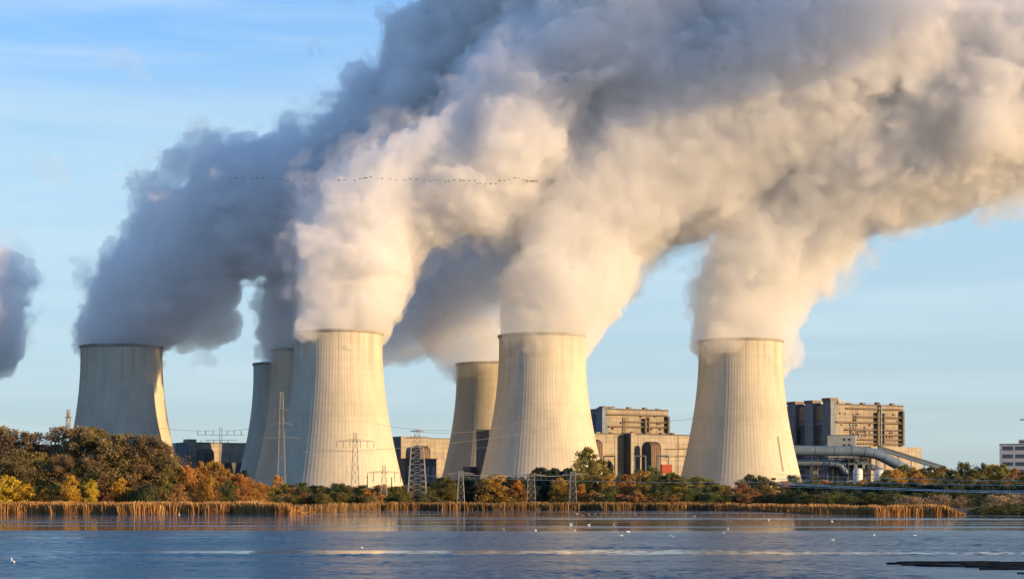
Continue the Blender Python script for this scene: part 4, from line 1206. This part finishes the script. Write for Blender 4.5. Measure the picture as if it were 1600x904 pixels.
# wires
def wire(a, b, sag, r, mat, label, group='overhead power lines'):
    a = Vector(a); b = Vector(b); n = 28
    pts = [a.lerp(b, k / n) - Vector((0, 0, 4 * sag * (k / n) * (1 - k / n))) for k in range(n + 1)]
    mid = pts[0].copy(); m = MB(); m.tube([p - mid for p in pts], r, 5); o = m.build('power_line', mat, None, loc=mid)
    return tag(o, label, 'power line', group)
WR = surf('wire_dark', (.10, .10, .10), (.16, .16, .15), .1, .5); WL = surf('wire_bright', (.5, .5, .48), (.62, .61, .58), .1, .4)
wire(W(470, 706, 900), W(860, 668, 1050), 3, .10, WR, 'dark cable crossing the lit face of the big sunlit tower')
wire(W(250, 668, 1300), W(345, 672, 1300), 1, .1, WR, 'thin cable left of the insulator portal')
wire(W(345, 672, 1300), W(437, 655, 1000), 2, .1, WR, 'thin cable from the insulator portal up to the tall pale pylon')
wire(W(590, 662, 1300), W(780, 664, 1300), 4, .1, WR, 'sagging thin cable between the big sunlit tower and the half hidden one')
wire(W(652, 674, 714), W(860, 640, 900), 4, .07, WR, 'thin cable rising right from the top of the big lattice pylon')
wire(W(1030, 658, 1400), W(1110, 648, 1400), 1, .12, WR, 'short dark cable seen in the sky left of the rightmost tower')
wire(W(640, 741, 713), W(1260, 752, 640), 1.2, .06, WL, 'pale cable strung low over the middle shore trees')
wire(W(700, 740, 714), W(900, 742, 714), .6, .06, WL, 'pale cable between the short pylons')
for k, (y0, y1, r) in enumerate(((757, 769, .11), (755, 766.5, .07), (749, 755, .06), (742, 748, .05), (761, 762, .05))):
    wire(W(1215, y0 - 1.5, 520), W(1720, y1 + 3, 470), .5, r, WL, ['thickest bright cable crossing the dark wood at right', 'thinner bright cable just above the thickest one at right', 'faint cable above the bright ones at right',
         'uppermost faint cable before the right wood', 'faint level cable below the bright ones at right'][k])
# ------------------------------------------------------------------ birds
BIRD = surf('goose_plumage', (.03, .028, .026), (.06, .055, .05), 2)
SWAN = surf('swan_plumage', (.75, .75, .73), (.85, .85, .83), 3)
def skin_bird(name, chain, mat, wings=None):
    """one continuous body swept along a chain of (x, z, radius_y, radius_z), wings welded on as tapered slabs"""
    m = MB(); S = 8; vs = []
    for x, z, ry, rz_ in chain:
        for k in range(S):
            a = 2 * math.pi * k / S; vs.append((x, ry * math.cos(a), z + rz_ * math.sin(a)))
    fs = [tuple(range(S))[::-1], tuple(range((len(chain) - 1) * S, len(chain) * S))]
    for i in range(len(chain) - 1):
        for k in range(S):
            j = (k + 1) % S; fs.append((i * S + k, i * S + j, (i + 1) * S + j, (i + 1) * S + k))
    m.add(vs, fs)
    if wings is not None:
        for s in (-1, 1):
            st = [(0, 0, .34), (.42, wings, .30), (.86, wings * .7, .10)]
            vs = []
            for y, z, c in st: vs += [(c * .6 + .05, s * (y + .04), z + .02), (-c, s * (y + .04), z + .03), (-c, s * (y + .04), z - .02), (c * .6 + .05, s * (y + .04), z - .03)]
            fs = [(0, 1, 2, 3), (11, 10, 9, 8)]
            for i in (0, 1):
                for k in range(4):
                    j = (k + 1) % 4; fs.append((i * 4 + k, i * 4 + j, i * 4 + 4 + j, i * 4 + 4 + k))
            m.add(vs, fs)
    me = bpy.data.meshes.new(name); me.from_pydata(m.v, [], m.f); me.materials.append(mat); me.polygons.foreach_set('use_smooth', [True] * len(me.polygons)); me.update()
    return me
gch = [(.52, .06, .02, .02), (.44, .06, .05, .05), (.22, .03, .045, .045), (.12, 0, .10, .10), (-.12, -.01, .13, .12), (-.34, .0, .07, .06), (-.5, .02, .05, .015)]
GOOSE = [skin_bird('goose', gch, BIRD, wv) for wv in (.34, .1, -.16)]
rb = random.Random(8); pts = []
def line(x0, y0, x1, y1, n, j=1.2):
    for k in range(n):
        t = k / max(1, n - 1); pts.append((x0 + (x1 - x0) * t + rb.uniform(-2.5, 2.5), y0 + (y1 - y0) * t + rb.uniform(-j, j)))
line(362, 278, 480, 281, 13); line(492, 281, 552, 282, 6); line(564, 279.5, 578, 276.5, 7, .5); line(588, 280, 664, 281, 8); line(672, 282, 742, 283, 10, 1.6); line(745, 287, 775, 287, 5, 1); line(778, 284, 800, 279, 5); line(804, 279, 826, 283, 5, 1.6); line(829, 284, 839, 283, 6, 1)
for i, (px, py) in enumerate(pts):
    Yd = 1150 + rb.uniform(-25, 25)
    o = link('goose', GOOSE[rb.randrange(3)], None, W(px, py, Yd)); s = rb.uniform(1.05, 1.35)
    o.scale = (s, s, s); o.rotation_euler = (rb.uniform(-.15, .15), 0, rb.uniform(-.35, .2) - .5)
    tag(o, 'small dark goose flying in the long line across the steam', 'goose', 'line of geese crossing the steam')
sch = [(.60, .62, .02, .02), (.48, .66, .06, .06), (.42, .60, .05, .05), (.46, .42, .045, .045), (.42, .22, .08, .09), (.22, .16, .22, .17), (-.1, .16, .27, .20), (-.4, .20, .18, .15), (-.62, .30, .05, .04)]
SWM = skin_bird('swan', sch, SWAN)
sw = [(902, 802), (920, 803), (930, 803), (992, 803), (1201, 812), (1300, 814), (892, 819), (920, 820), (959, 819), (1137, 826), (1130, 833), (981, 831), (970, 837), (1050, 839), (1366, 836), (1429, 837), (1301, 844), (897, 829), (837, 829), (20, 879), (565, 856), (787, 827), (280, 803.5), (1085, 806), (910, 804)]
for px, py in sw:
    Yd = CAMH * F / (py - HOR)
    o = link('water_bird', SWM, None, (wx(px, Yd), Yd, .0)); s = rb.uniform(.38, .6); o.scale = (s, s, s); o.rotation_euler = (0, 0, rb.uniform(0, 6.28))
    tag(o, 'white water bird resting on the lake', 'water bird', 'white birds resting on the lake')
